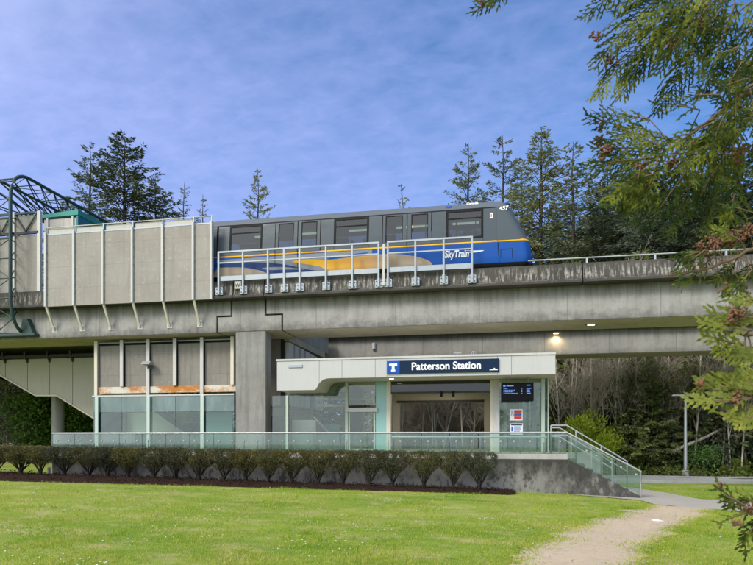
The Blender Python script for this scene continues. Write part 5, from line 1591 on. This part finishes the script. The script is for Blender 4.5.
sap += [(rr.uniform(390, 492), rr.uniform(40.5, 45), rr.choice((1, 2, 4, 4))) for _ in range(18)]
sap += [(u_ + rr.uniform(-5, 5), rr.uniform(36.2, 37.6), 0) for u_ in (556, 569, 583, 600, 613, 632, 645, 658, 676, 690, 704, 718, 733, 400, 432, 468)]
sap += [(571, 37.5, 0), (619, 36.5, 0), (627, 37, 0), (667, 38.5, 3), (741, 36.6, 0), (747, 37.4, 0)]
for i, (u, Y, k) in enumerate(sap):
    where = 'seen through the station doorway' if u < 520 else 'right of the station'
    form = 'pale straight leafless tree' if k == 0 else 'leafless tree with a tangle of thin branches' if k in (1, 3) else 'many-stemmed leafless shrub'
    plant('bare_tree' if k in (0, 1, 3) else 'bare_shrub', '%s in the woods %s' % (form, where), 'tree' if k in (0, 1, 3) else 'shrub', BARE[k], ground_at(u, Y), rr.uniform(0, 6), rr.uniform(0.75, 1.1) * (0.58 if k == 0 else 0.85 if k == 3 else 1), '%s, %s' % (form, where), names=('trunk', 'branches'))
UB = [bush(61, 3.6, 2.6, 5200, 0.17, 'under', 0.2, 11), bush(62, 4.4, 3.4, 6000, 0.18, 'broad', 0.1, 12), bush(63, 3.0, 2.0, 4200, 0.16, 'under', 0.5, 9, 0.2)]
for i in range(26):
    u = rr.uniform(380, 500) if i < 10 else rr.uniform(600, 800) if i < 22 else rr.uniform(-20, 90)
    Y = rr.uniform(36, 38.5) if u > 500 else rr.uniform(34.5, 38)
    where = 'seen through the station' if 300 < u < 520 else 'beyond the service road' if u > 520 else 'below the stair enclosure'
    plant('woodland_bush', 'green leafy bush at the wood edge, %s' % where, 'bush', UB[i % 3], ground_at(u, Y), rr.uniform(0, 6), rr.uniform(0.3, 0.62), 'bushes at the foot of the woods, %s' % where, names=('stems', 'foliage'))
lime = bush(71, 3.4, 3.4, 5200, 0.17, 'lime', 0.9, 12, 0.22)
plant('lime_bush', 'bright yellow-green bush standing behind the stair railing', 'bush', lime, ground_at(594, 35.3), 0.6, 1.12, names=('stems', 'foliage'))
dk = bush(72, 4.2, 4.3, 9000, 0.20, 'broad', 0.2, 14, 0.42)
for u, Y, s, lab in ((42, 31.5, 1.0, 'glossy dark green broadleaf bush left of the round column'), (84, 33.0, 0.95, 'glossy dark green broadleaf bush right of the round column'), (24, 34, 0.8, 'smaller dark broadleaf bush between the grey-green bush and the column')):
    plant('broadleaf_bush', lab, 'bush', dk, ground_at(u, Y), u * 0.3, s, names=('stems', 'foliage'))
gb = bush(73, 4.6, 5.6, 9000, 0.24, 'greyleaf', 0.4, 14, 0.14)
plant('feathery_bush', 'tall grey-green feathery bush at the far left edge under the stair enclosure', 'bush', gb, ground_at(6, 31), 1.0, 1.0, names=('stems', 'foliage'))
plant('feathery_bush', 'grey-green feathery bush half cut by the left edge of the view', 'bush', gb, ground_at(-30, 33), 3.0, 1.15, names=('stems', 'foliage'))
# leaf litter and ivy on the wood's floor
rd = random.Random(5)
fo = Fast()
for i in range(26000):
    x = rd.uniform(-26, 32); y = 34.2 + 14 * rd.random() ** 1.4
    h = 0.5 * rd.random() ** 2 * (1 + noise.noise(Vector((x * 0.4, y * 0.4, 1)))) 
    d = (rv(rd) + Vector((0, 0, 0.6))).normalized()
    fo.leaf(Vector((x, y, gz(x, y) + h)), d, perp(d, rd), rd.uniform(0.10, 0.24), rd.uniform(0.03, 0.07))
o = bpy.data.objects.new('undergrowth', fo.mesh('undergrowth', M['under'])); C.objects.link(o)
tag(o, 'low tangled green undergrowth on the floor of the woods', 'undergrowth', kind='stuff')
mb = MB()
xs2, ys2 = np.arange(-40, 60, 2.0), [33.8, 35, 38, 44, 52, 60]
for y in ys2:
    for x in xs2: mb.v.append((x, y + (0.5 * noise.noise(Vector((x * 0.7, 0, 0))) if y < 34 else 0), gz(x, y) + 0.03))
for j in range(len(ys2) - 1):
    for i in range(len(xs2) - 1):
        a = j * len(xs2) + i; mb.face((a, a + 1, a + len(xs2) + 1, a + len(xs2)))
tag(mb.build('forest_floor', M['forest_floor'], smooth='all', solid=False), kind='structure')
# fallen grey trunks
for k, (a, b, r, lab) in enumerate((((672, 452, 36.2), (753, 415, 37.5), 0.11, 'long fallen grey log leaning in the woods at the right'), ((606, 447, 35.8), (632, 466, 35.6), 0.07, 'broken pale log lying below the bare trees right of the lime bush'))):
    P, Q = at(*a), at(*b)
    mb = MB(); n = 7
    mb.tube([P.lerp(Q, t / n) + Vector((0, 0, 0.10 * noise.noise(Vector((t * 0.9, k, 2))))) for t in range(n + 1)], [r * (1 - 0.08 * t) for t in range(n + 1)], 8)
    mb.tube([P.lerp(Q, 0.5), P.lerp(Q, 0.5) + Vector((0.4, 0.1, 0.7))], [r * 0.4, r * 0.15], 5)
    tag(mb.build('fallen_log', M['barkpale'], smooth='all'), lab, 'log')

# ---- clipped hedge
def shrub(seed):
    rd = random.Random(seed)
    stx = MB(); fo = Fast()
    tips = []
    for k in range(9):
        a = 2 * pi * k / 9 + rd.uniform(-.3, .3); R_ = rd.uniform(0.22, 0.58)
        p = [Vector((0.02 * cos(a), 0.02 * sin(a), -0.05)), Vector((0.05 * cos(a), 0.05 * sin(a), 0.16)), Vector((R_ * 0.5 * cos(a), R_ * 0.4 * sin(a), 0.42)), Vector((R_ * cos(a), R_ * 0.75 * sin(a), 0.80))]
        stx.tube(p, [0.034, 0.026, 0.018, 0.009], 5, cap=False)
        for j in range(5):
            s_ = rd.uniform(0.3, 0.9); q = p[2].lerp(p[3], s_); e = q + Vector((rd.uniform(-.25, .25), rd.uniform(-.2, .2), rd.uniform(0.15, 0.35)))
            stx.tube([q, e], [0.009, 0.004], 3, cap=False)
    for k in range(3):
        stx.tube([Vector((0, 0, -0.05)), Vector((rd.uniform(-.05, .05), rd.uniform(-.05, .05), 0.3)), Vector((rd.uniform(-.25, .25), rd.uniform(-.2, .2), 0.9))], [0.035, 0.024, 0.008], 5, cap=False)
    n = 0
    hol = [(rd.uniform(-.5, .5), rd.uniform(0.6, 1.15), rd.uniform(0.06, 0.13)) for _ in range(5)]
    while n < 6800:
        z = rd.uniform(0.38, 1.20)
        w_ = 0.72 * (0.28 + 0.72 * ((z - 0.38) / 0.42) ** 0.9) if z < 0.80 else 0.72 - 0.14 * max(0, (z - 1.0) / 0.2) ** 2
        if rd.random() > (0.10 + 0.90 * min(1, (z - 0.38) / 0.45)): continue
        x, y = rd.uniform(-1, 1), rd.uniform(-1, 1)
        if x * x + y * y > 1: continue
        rad = sqrt(x * x + y * y)
        if rd.random() > 0.35 + 0.65 * max(rad, (z - 0.3) / 0.9): continue
        p = Vector((x * w_ * (1 + 0.10 * noise.noise(Vector((x * 3, z * 5, seed)))), y * w_ * 0.72, z + 0.035 * noise.noise(Vector((x * 4, y * 4, seed + 3)))))
        if any((p.x - hx) ** 2 + (p.z - hz) ** 2 < hr * hr and rd.random() < 0.8 for hx, hz, hr in hol): continue
        d = (Vector((x * 0.6, y * 0.6, 0.9)) + rv(rd) * 0.7).normalized()
        fo.leaf(p, d, perp(d, rd), rd.uniform(0.035, 0.075), rd.uniform(0.008, 0.017)); n += 1
    a = stx.build('t', M['barkhedge'], None, solid=False, smooth='all'); ma = a.data; bpy.data.objects.remove(a)
    return ma, fo.mesh('foliage', M['hedge'])
SH = [shrub(81), shrub(82), shrub(83), shrub(84), shrub(85)]
ORD = ['first', 'second', 'third', 'fourth', 'fifth', 'sixth', 'seventh', 'eighth', 'ninth', 'tenth', 'eleventh', 'twelfth', 'thirteenth', 'fourteenth', 'fifteenth', 'sixteenth', 'seventeenth', 'eighteenth', 'nineteenth', 'twentieth', 'twenty-first', 'twenty-second', 'twenty-third']
hu = [-22, -1, 21, 42, 65, 87.5, 108, 129.5, 153, 175, 199, 221.5, 244, 269, 294, 319.5, 344, 368.5, 395, 423.5, 451.5, 480]
for i, u in enumerate(hu[::-1]):
    Y = 19.55 + 0.06 * rr.uniform(-1, 1)
    u += rr.uniform(-2.5, 2.5)
    x = sx(u, Y); z = gz(x, Y) + 0.06
    top = sz(u, float(np.interp(u, [-30, 0, 120, 340, 500], [445.3, 446, 448.4, 451.5, 453.0])), Y - 0.4)
    s = (sx(u + 13.2, Y) - sx(u - 13.2, Y)) / 2 / 0.56 * rr.uniform(0.92, 1.20)
    top += rr.uniform(-0.02, 0.02)
    if i == 0: s *= 1.12
    plant('hedge_shrub', 'clipped dark olive vase-shaped shrub, %s from the right end of the hedge' % ORD[i], 'shrub', SH[(i * 3 + i // 5) % 5], (x, Y, z), rr.choice((0, pi)) + rr.uniform(-.5, .5), s, 'clipped hedge before the concrete wall', ('stems', 'foliage'), (top - z) / 1.20)

# ---- small things on the ground
p = gp(49, 475); p.y += 0.0
bl = thing('marker_stake', 'short white marker stake in the mulch at the left end of the wall', 'stake', tuple(p))
mb = MB(); mb.tube([(p.x, p.y, p.z - 0.1), (p.x, p.y, p.z + 0.26)], 0.055, 12); mb.build('shaft', M['white_steel'], bl, smooth=True)
mb = MB(); mb.tube([(p.x, p.y, p.z + 0.261), (p.x, p.y, p.z + 0.30)], [0.06, 0.045], 12); mb.build('cap', M['white'], bl, smooth=True)
p = gp(657, 521.5)
mb = MB()
for k in range(4):
    a = k * 1.4; q = p + Vector((0.06 * cos(a), 0.03 * sin(a), 0.012))
    mb.prism([(q.x - 0.06, q.z), (q.x + 0.05, q.z - 0.01), (q.x + 0.07, q.z + 0.01 + 0.008 * k), (q.x - 0.03, q.z + 0.02 + 0.006 * k)], q.y - 0.06, q.y + 0.05)
tag(mb.build('crumpled_paper', M['paper']), 'crumpled white paper lying on the dirt path', 'litter')
# lamp standard
p = gp(685.5, 476.5)
lp = thing('street_lamp', 'slim grey lamp post with two flat heads beside the service road', 'street lamp', tuple(p))
zt = sz(686, 395.5, p.y)
mb = MB(); mb.tube([(p.x, p.y, p.z - 0.1), (p.x, p.y, zt)], [0.095, 0.06], 14); mb.build('pole', M['rail'], lp, smooth=True)
mb = MB(); mb.tube([(p.x, p.y, p.z), (p.x, p.y, p.z + 0.32), (p.x, p.y, p.z + 0.36)], [0.20, 0.17, 0.10], 14); mb.build('base', M['slab'], lp, smooth=True)
mb = MB(); mb.bar((p.x - 0.10, p.y, zt - 0.02), (p.x + 0.22, p.y + 0.1, zt - 0.02), 0.06, 0.06); mb.tube([(p.x, p.y, zt - 0.25), (p.x + 0.12, p.y, zt)], 0.03, 8); mb.build('arm', M['rail'], lp)
for sg_, dz in ((-1, 0.0), (1, 0.05)):
    cx = p.x + (-0.38 if sg_ < 0 else 0.36)
    mb = MB(); mb.prism([(cx - 0.34, zt + dz - 0.03), (cx + 0.34, zt + dz - 0.03), (cx + 0.28, zt + dz + 0.06), (cx - 0.28, zt + dz + 0.06)], p.y - 0.16, p.y + 0.16)
    mb.build('lamp_head', M['rail'], lp, bevel=0.02)
# ---- grass and daisies
rd = random.Random(9)
M['blade'] = leaf('grass_blades', [(0.12, 0.25, 0.018), (0.31, 0.44, 0.04), (0.48, 0.51, 0.09), (0.60, 0.53, 0.24)], 0.45, 0.45, 0.6, 0)
DLn = np.array([(p.y, p.x) for p in DL]); DRn = np.array([(p.y, p.x) for p in DR])
oL, oR = np.argsort(DLn[:, 0]), np.argsort(DRn[:, 0])
MLn = np.array([(p.x, p.y) for p in ML]); MLn = MLn[np.argsort(MLn[:, 0])]
PBn = np.array([(p.x, p.y) for p in PB]); PBn = PBn[np.argsort(PBn[:, 0])]
PTn = np.array([(p.x, p.y) for p in PT]); PTn = PTn[np.argsort(PTn[:, 0])]
RBn = np.array([(p.x, p.y) for p in RB]); RBn = RBn[np.argsort(RBn[:, 0])]
def is_grass(x, y, soft=0.0):
    if y < PBn[0][1] and DLn[:, 0].min() < y < DLn[:, 0].max() + 0.2:
        l = np.interp(y, DLn[oL, 0], DLn[oL, 1]); r = np.interp(y, DRn[oR, 0], DRn[oR, 1])
        if l + soft < x < r - soft: return False
    if x < sx(512, 20.5):
        if y > np.interp(x, MLn[:, 0], MLn[:, 1]) + soft * 0.3 : return False
    elif x < xe:
        if y > 20.45: return False
    if x > xe - 0.5:
        yb, yt = np.interp(x, PBn[:, 0], PBn[:, 1]), np.interp(x, PTn[:, 0], PTn[:, 1])
        if yb - 0.02 < y < yt: return False
        if y > np.interp(x, RBn[:, 0], RBn[:, 1]) - 0.3: return False
    return True
fo = Fast(); fl2 = Fast()
tries = 0
while len(fo.q) < 150000 and tries < 400000:
    tries += 1
    t = rd.uniform(-0.70, 0.70); d = 7.0 + 22 * rd.random() ** 1.3
    if d > 21 and t < 0.40: continue
    x = d * (cos(YAW) * t - sin(YAW)); y = d * (sin(YAW) * t + cos(YAW))
    soft = 0.9 * rd.random() ** 2.6
    if not is_grass(x, y, soft): continue
    n1 = noise.noise(Vector((x * 0.8, y * 0.8, 4)))
    if rd.random() > 0.85 + 0.5 * n1: continue
    z = gz(x, y)
    for b in range(2):
        dv = Vector((rd.uniform(-.6, .6), rd.uniform(-.6, .6), 1)).normalized()
        L = rd.uniform(0.018, 0.06) * max(0.4, 1 + 1.1 * n1 + 0.5 * noise.noise(Vector((x * 3, y * 3, 2))))
        fo.leaf(Vector((x + rd.uniform(-.03, .03), y + rd.uniform(-.03, .03), z - 0.003)), dv, perp(dv, rd), L, rd.uniform(0.003, 0.007))
    if rd.random() < 0.03 and len(fl2.q) < 1800 and noise.noise(Vector((x * 0.6, y * 1.1, 9))) > 0.12:
        c = Vector((x, y, z + rd.uniform(0.03, 0.055)))
        for k in range(2):
            a = rd.uniform(0, pi); v = Vector((cos(a), sin(a), rd.uniform(-.3, .3)))
            fl2.leaf(c - v * 0.013, v.normalized(), Vector((-sin(a), cos(a), 0.3)).normalized(), 0.026, 0.011)
for line in (DL, DR):                       # longer tufts hanging over the worn edge
    for q in line[4:]:
        if q.y < 6.5: continue
        for b in range(34):
            x = q.x + rd.gauss(0, 0.17); y = q.y + rd.gauss(0, 0.10)
            z = gz(x, y); dv = Vector((rd.uniform(-.8, .8), rd.uniform(-.8, .8), 1)).normalized()
            fo.leaf(Vector((x, y, z + 0.008)), dv, perp(dv, rd), rd.uniform(0.02, 0.06), rd.uniform(0.003, 0.006))
o = bpy.data.objects.new('grass', fo.mesh('grass', M['blade'])); C.objects.link(o); tag(o, 'short green lawn grass with yellowed patches', 'grass', kind='stuff')
o = bpy.data.objects.new('daisies', fl2.mesh('daisies', M['letter'])); C.objects.link(o); tag(o, 'tiny white daisies scattered in the lawn', 'daisies', kind='stuff')
sb_ = MB()
while len(sb_.v) < 3600:
    k = rd.randrange(5, 415); f = rd.random()
    q = DL[k].lerp(DR[k], f)
    if q.y < 5: continue
    r = rd.uniform(0.006, 0.02) * (1.6 if rd.random() < 0.04 else 1); z = gz(q.x, q.y) + 0.022
    a = rd.uniform(0, pi); i = len(sb_.v)
    sb_.v += [(q.x + r * cos(a), q.y + r * sin(a), z), (q.x - r * 0.7 * sin(a), q.y + r * 0.7 * cos(a), z), (q.x - r * cos(a), q.y - r * sin(a), z), (q.x + r * 0.8 * sin(a), q.y - r * 0.8 * cos(a), z), (q.x, q.y, z + r * 0.8), (q.x, q.y, z - r)]
    for t_ in ((0, 1, 4), (1, 2, 4), (2, 3, 4), (3, 0, 4), (1, 0, 5), (2, 1, 5), (3, 2, 5), (0, 3, 5)): sb_.face([i + n for n in t_])
tag(sb_.build('path_gravel', M['asphalt'], solid=False), 'loose pale stones scattered on the dirt path', 'gravel', kind='stuff')
# chips and blossom petals scattered on the mulch
fo = Fast()
for i in range(5000):
    k = rd.randrange(1, 148); f = rd.random()
    q = Vector(ML[k]).lerp(MR[k], f); q = Vector((q.x + rd.uniform(-.1, .1), q.y, 0)); q.z = gz(q.x, q.y) + 0.085
    d = (rv(rd) + Vector((0, 0, 0.2))).normalized()
    fo.leaf(q, d, perp(d, rd), rd.uniform(0.03, 0.09), rd.uniform(0.008, 0.02))
o = bpy.data.objects.new('bark_chips', fo.mesh('bark_chips', M['mulch'])); C.objects.link(o); tag(o, 'dark bark chips strewn over the mulch bed', 'bark chips', kind='stuff')

# ================================================================== CEDAR IN THE FOREGROUND
def cedar_mat():
    m, t = new_mat('cedar_scales')
    tcn = t.n('ShaderNodeTexCoord').outputs['Object']
    n1 = t.noise(tcn, 3.5, 3, 0.6); n2 = t.noise(tcn, 30, 2, 0.5)
    f = t.rng(t.m('ADD', t.m('MULTIPLY', n1, 0.6), t.m('MULTIPLY', n2, 0.4)), 0.36, 0.66)
    c = t.ramp(f, [(0, (0.018, 0.034, 0.008)), (0.5, (0.062, 0.092, 0.018)), (1.0, (0.32, 0.35, 0.05))])
    d = t.n('ShaderNodeBsdfPrincipled', {'Base Color': c, 'Roughness': 0.65, 'Specular IOR Level': 0.08})
    tr_ = t.n('ShaderNodeBsdfTranslucent', {'Color': c})
    t.n('ShaderNodeOutputMaterial', {0: t.n('ShaderNodeMixShader', {0: 0.4, 1: d.outputs[0], 2: tr_.outputs[0]}).outputs[0]})
    return m
M['cedar'] = cedar_mat()
M['cedar_yellow'] = leaf('cedar_young_scales', [(0.085, 0.115, 0.016), (0.19, 0.225, 0.030), (0.33, 0.33, 0.05)], 6, 0.4, 0.5, 0)
M['cone'] = paint('cedar_cone', (0.16, 0.072, 0.035), 0.7, 0, 0.5, 30)
M['twig'] = bark('cedar_twig', (0.17, 0.115, 0.07))
ced = thing('cedar_tree', 'nearby cedar whose blurred green sprays and brown cones hang into the right side', 'tree', (3.6, 3.2, gz(3.6, 3.2)))
CB = base_of(ced)
rd = random.Random(77)
mb = MB(); mb.tube([(3.6, 3.2, -0.3), (3.62, 3.22, 1.5), (3.58, 3.2, 3.5), (3.6, 3.25, 7.5)], [0.30, 0.24, 0.19, 0.08], 14); mb.build('trunk', M['twig'], ced, smooth=True)
def spray(fo, tw, base, d, nrm, L, droop=0.25, dens=1.0, fat=1.0):
    """flat fern-like cedar spray growing from base along d, lying in the plane with normal nrm"""
    d = d.normalized(); nrm = (nrm - d * nrm.dot(d)).normalized()
    n = max(7, int(L / 0.024))
    p = base.copy(); dd = d.copy()
    tw_pts = [p.copy()]
    for k in range(n):
        f = k / n
        dd = (dd + Vector((0, 0, -droop / n * 1.6)) + rv(rd) * 0.05).normalized()
        q = p + dd * (L / n)
        sd = dd.cross(nrm).normalized()
        fo.leaf(p, dd, sd, L / n * 1.3, 0.0046 * fat)
        for sg_ in (-1, 1):
            if rd.random() > dens * 0.93: continue
            l2 = L * 0.40 * (1 - f) ** 0.7 * min(1, 0.4 + f * 3.0) * rd.uniform(0.55, 1.2) + 0.016
            bd = (dd * 0.75 + sd * sg_ * 0.66 + nrm * rd.uniform(-.35, .35)).normalized()
            pp = p.lerp(q, 0.5 if sg_ > 0 else 0.0); m2 = max(2, int(l2 / 0.013))
            for j in range(m2):
                bd = (bd + dd * 0.05 + Vector((0, 0, -0.06)) + rv(rd) * 0.07).normalized()
                s2 = bd.cross(nrm).normalized()
                qq = pp + bd * (l2 / m2)
                fo.leaf(pp, bd, (s2 + nrm * rd.uniform(-.5, .5)).normalized(), l2 / m2 * 1.6, 0.0041 * fat)
                if l2 > 0.035:
                    l3 = (0.019 * (1 - j / m2) + 0.008) * rd.uniform(0.6, 1.25)
                    s3 = 1 if (j % 2) else -1
                    ld = (bd * 0.85 + s2 * s3 * 0.6 + nrm * rd.uniform(-.4, .4)).normalized()
                    s4 = ld.cross(nrm).normalized()
                    fo.leaf(pp, ld, (s4 + nrm * rd.uniform(-.5, .5)).normalized(), l3, 0.0036 * fat)
                pp = qq
        p = q; tw_pts.append(p.copy())
    tw.tube(tw_pts[: int(n * 0.75)], [0.0026 * (1 - 0.8 * k / n) + 0.0008 for k in range(int(n * 0.75))], 4, cap=False)
def cones(mbx, c, n, r):
    for k in range(n):
        q = c + rv(rd) * r * rd.random() ** 0.5
        d = (rv(rd) + Vector((0, 0, -0.3))).normalized(); l = rd.uniform(0.010, 0.017)
        mbx.tube([q, q + d * l * 0.35, q + d * l * 0.8, q + d * l], [0.0015, 0.0052, 0.0045, 0.0012], 5)
def cedar_branch(name, pts, sprays, cone_pts, mat='cedar', tr_=0.008, fat=1.0):
    """pts: limb centre line; sprays: (start, tip, width factor); cone_pts: clusters"""
    lim = MB(); fo = Fast(); cn_ = MB()
    P = [Vector(p) for p in pts]
    Q = []
    for a, b in zip(P, P[1:]):
        for k in range(6):
            q = a.lerp(b, k / 6); Q.append(q + rv(rd) * 0.006)
    Q.append(P[-1])
    nQ = len(Q)
    lim.tube(Q, [tr_ * (1 - 0.8 * k / nQ) + 0.0018 for k in range(nQ)], 7)
    for (a, b, dr, de) in sprays:
        a = Vector(a); b = Vector(b)
        near = min(Q, key=lambda q: (q - a).length)
        lim.tube([near, near.lerp(a, 0.5) + Vector((0, 0, 0.006)), a], [0.003, 0.0025, 0.002], 5, cap=False)
        d = b - a
        nr = (Vector((0.25, -1, 0.35)) + rv(rd) * 0.45).normalized()
        spray(fo, lim, a, d + Vector((0, 0, dr * d.length * 0.4)), nr, d.length * 1.04, dr, de, fat)
    clusters = []
    for (c, n, r) in cone_pts:
        c = Vector(c)
        k_ = MB(); cones(k_, c, int(n * 1.9), r * 1.35); clusters.append(k_)
        near = min(Q, key=lambda q: (q - c).length)
        lim.tube([near, near.lerp(c, 0.6) + Vector((0, 0, 0.01)), c], [0.002, 0.0015, 0.001], 4, cap=False)
    o = lim.build('branch', M['twig'], ced, smooth='all', solid=False)
    me = fo.mesh('foliage', M[mat])
    me.transform(Matrix.Translation(-CB))
    f_ = bpy.data.objects.new('foliage', me); C.objects.link(f_); f_.parent = o
    for k_ in clusters:
        k_.build('cone_cluster', M['cone'], o, smooth='all', solid=False)
    return o
def A(u, v, Y): return at(u, v, Y)
TR = Vector((3.6, 3.2, 0))
def root(z): return Vector((3.55, 3.2, z))
# high limb whose sprays hang in from the top edge
sp = []
for (u0, v0, u1, v1, Y) in ((668, -30, 582, 12, 2.65), (690, -25, 590, 60, 2.7), (700, 5, 574, 72, 2.75), (700, -10, 612, 88, 2.7), (706, 0, 640, 84, 2.75), (715, 0, 660, 70, 2.6), (722, 8, 676, 84, 2.7), (735, 5, 700, 92, 2.65), (740, -20, 640, 20, 2.55),
                           (760, 10, 722, 88, 2.7), (775, 0, 748, 70, 2.6), (700, -40, 610, -5, 2.6), (770, -10, 690, 40, 2.8), (750, -30, 660, 50, 2.85), (690, 2, 625, 30, 2.7), (730, -5, 645, 100, 2.9)):
    sp.append((A(u0, v0, Y), A(u1, v1, Y + rd.uniform(-.08, .08)), 0.25, 0.95))
cp = [(A(595, 36, 2.68), 9, 0.02), (A(606, 58, 2.7), 12, 0.022), (A(612, 62, 2.7), 8, 0.016), (A(672, 42, 2.7), 12, 0.022), (A(700, 20, 2.65), 8, 0.02)]
cedar_branch('b', [root(5.2), A(830, -90, 2.9), A(760, -25, 2.7), A(715, -12, 2.7), A(680, -30, 2.7)], sp, cp, 'cedar', 0.012)
# main heavy limb
sp = []
R_ = random.Random(8)
limb = [(800, 62), (745, 95), (700, 128), (665, 152), (640, 168)]
for k in range(27):
    s_ = R_.random(); i = min(3, int(s_ * 4)); f = s_ * 4 - i
    u0 = limb[i][0] * (1 - f) + limb[i + 1][0] * f; v0 = limb[i][1] * (1 - f) + limb[i + 1][1] * f
    Y = 2.45 + 0.45 * R_.random()
    ang = R_.uniform(radians(105), radians(205)) if k % 4 else R_.uniform(radians(60), radians(110))
    L = R_.uniform(35, 68)
    sp.append((A(u0 + R_.uniform(-8, 8), v0 + R_.uniform(-10, 14), Y), A(u0 + L * cos(ang), v0 + L * sin(ang) * 0.95, Y + R_.uniform(-.12, .12)), 0.2, 0.98))
for (u0, v0, u1, v1, Y) in ((668, 150, 588, 118, 2.6), (660, 150, 592, 152, 2.62), (655, 158, 580, 168, 2.6), (650, 120, 597, 108, 2.7), (668, 165, 612, 205, 2.6), (680, 170, 628, 222, 2.62), (690, 165, 652, 232, 2.6), (700, 168, 668, 236, 2.65), (725, 155, 690, 215, 2.6), (720, 185, 700, 236, 2.7), (740, 170, 722, 225, 2.65), (700, 110, 655, 100, 2.5), (720, 95, 672, 92, 2.6)):
    sp.append((A(u0, v0, Y), A(u1, v1, Y), 0.15, 0.98))
cp = [(A(602, 126, 2.62), 10, 0.018), (A(599, 141, 2.62), 12, 0.02), (A(607, 150, 2.6), 12, 0.018), (A(603, 156, 2.6), 8, 0.015), (A(640, 168, 2.6), 12, 0.022), (A(648, 182, 2.6), 8, 0.02), (A(672, 164, 2.6), 10, 0.016), (A(632, 182, 2.6), 8, 0.018)]
cedar_branch('b', [root(3.9)] + [A(u, v, 2.68) for u, v in limb], sp, cp, 'cedar', 0.013)
# upper right filler limb
sp = []
for k in range(26):
    u0 = R_.uniform(715, 800); v0 = R_.uniform(25, 150); ang = R_.uniform(radians(80), radians(190)); L = R_.uniform(35, 70); Y = R_.uniform(2.3, 2.9)
    sp.append((A(u0, v0, Y), A(u0 + L * cos(ang), v0 + L * sin(ang), Y), 0.25, 0.95))
cedar_branch('b', [root(4.4), A(840, 20, 2.7), A(780, 60, 2.6), A(745, 90, 2.6), A(730, 120, 2.6)], sp, [(A(742, 152, 2.6), 16, 0.03)], 'cedar', 0.011)
# coned limb over the parapet
sp = []
for (u0, v0, u1, v1) in ((700, 252, 672, 258), (712, 258, 678, 284), (705, 250, 676, 270), (740, 240, 715, 225), (756, 262, 728, 296), (752, 270, 726, 300), (748, 232, 715, 205), (765, 240, 735, 210), (760, 215, 720, 200), (735, 262, 714, 282)):
    Y = 2.5 + 0.15 * R_.random(); sp.append((A(u0, v0, Y), A(u1, v1, Y), 0.1, 0.9))
cp = [(A(700 + 6 * k, 250 - 2.6 * k + R_.uniform(-5, 5), 2.55), 12, 0.017) for k in range(10)] + [(A(690, 263, 2.55), 10, 0.012), (A(726, 290, 2.55), 10, 0.016), (A(744, 292, 2.55), 10, 0.016), (A(715, 245, 2.5), 12, 0.02)]
cedar_branch('b', [root(3.0), A(830, 205, 2.6), A(770, 240, 2.55), A(735, 258, 2.55), A(700, 271, 2.55), A(668, 275, 2.55)], sp, cp, 'cedar', 0.009)
lm = MB()
# bright low sprays
sp = []
for (u0, v0, u1, v1) in ((752, 330, 700, 322), (745, 345, 702, 336), (756, 318, 708, 312), (752, 352, 716, 352), (765, 340, 738, 362), (770, 365, 738, 385), (760, 300, 735, 300), (765, 325, 730, 305), (770, 380, 745, 370)):
    Y = 2.1 + 0.15 * R_.random(); sp.append((A(u0, v0, Y), A(u1, v1, Y), 0.0, 0.95))
cedar_branch('b', [root(2.7), A(850, 300, 2.2), A(790, 325, 2.15), A(750, 335, 2.15), A(715, 330, 2.15)], sp, [(A(738, 312, 2.12), 16, 0.02), (A(731, 318, 2.12), 10, 0.016)], 'cedar_yellow', 0.009, 1.3)
sp = []
for (u0, v0, u1, v1) in ((752, 398, 690, 406), (748, 390, 700, 386), (752, 385, 697, 382), (758, 405, 722, 414), (762, 392, 735, 372), (768, 410, 735, 426), (775, 395, 745, 380), (770, 360, 740, 350)):
    Y = 1.9 + 0.12 * R_.random(); sp.append((A(u0, v0, Y), A(u1, v1, Y), 0.0, 0.95))
cedar_branch('b', [root(2.3), A(860, 360, 2.0), A(800, 388, 1.95), A(755, 395, 1.95), A(720, 396, 1.95)], sp, [(A(738, 397, 1.92), 12, 0.014), (A(701, 384, 1.95), 6, 0.008)], 'cedar_yellow', 0.008, 1.4)
# low sparse twig
sp = []
for (u0, v0, u1, v1) in ((752, 512, 716, 484), (748, 512, 718, 521), (752, 515, 726, 500), (760, 515, 740, 545), (768, 520, 742, 540), (760, 505, 738, 492), (770, 535, 745, 556)):
    Y = 2.2 + 0.1 * R_.random(); sp.append((A(u0, v0, Y), A(u1, v1, Y), 0.0, 0.55))
cedar_branch('b', [root(1.6), A(880, 480, 2.3), A(800, 505, 2.25), A(752, 513, 2.22), (A(724, 493, 2.22))], sp, [(A(738, 523, 2.2), 5, 0.008), (A(720, 485, 2.2), 4, 0.005), (A(751, 507, 2.2), 6, 0.01)], 'cedar', 0.006, 1.2)
# twig tip at the very top, left of the rest
cedar_branch('b', [root(6.2), A(760, -190, 2.9), A(600, -70, 2.7), A(530, -22, 2.7), A(500, -4, 2.7)], [(A(512, -14, 2.7), A(474, 9, 2.7), 0.1, 0.8), (A(520, -18, 2.7), A(490, 6, 2.7), 0.1, 0.8)], [(A(481, 3, 2.7), 6, 0.01)], 'cedar', 0.008)
flatten_text()
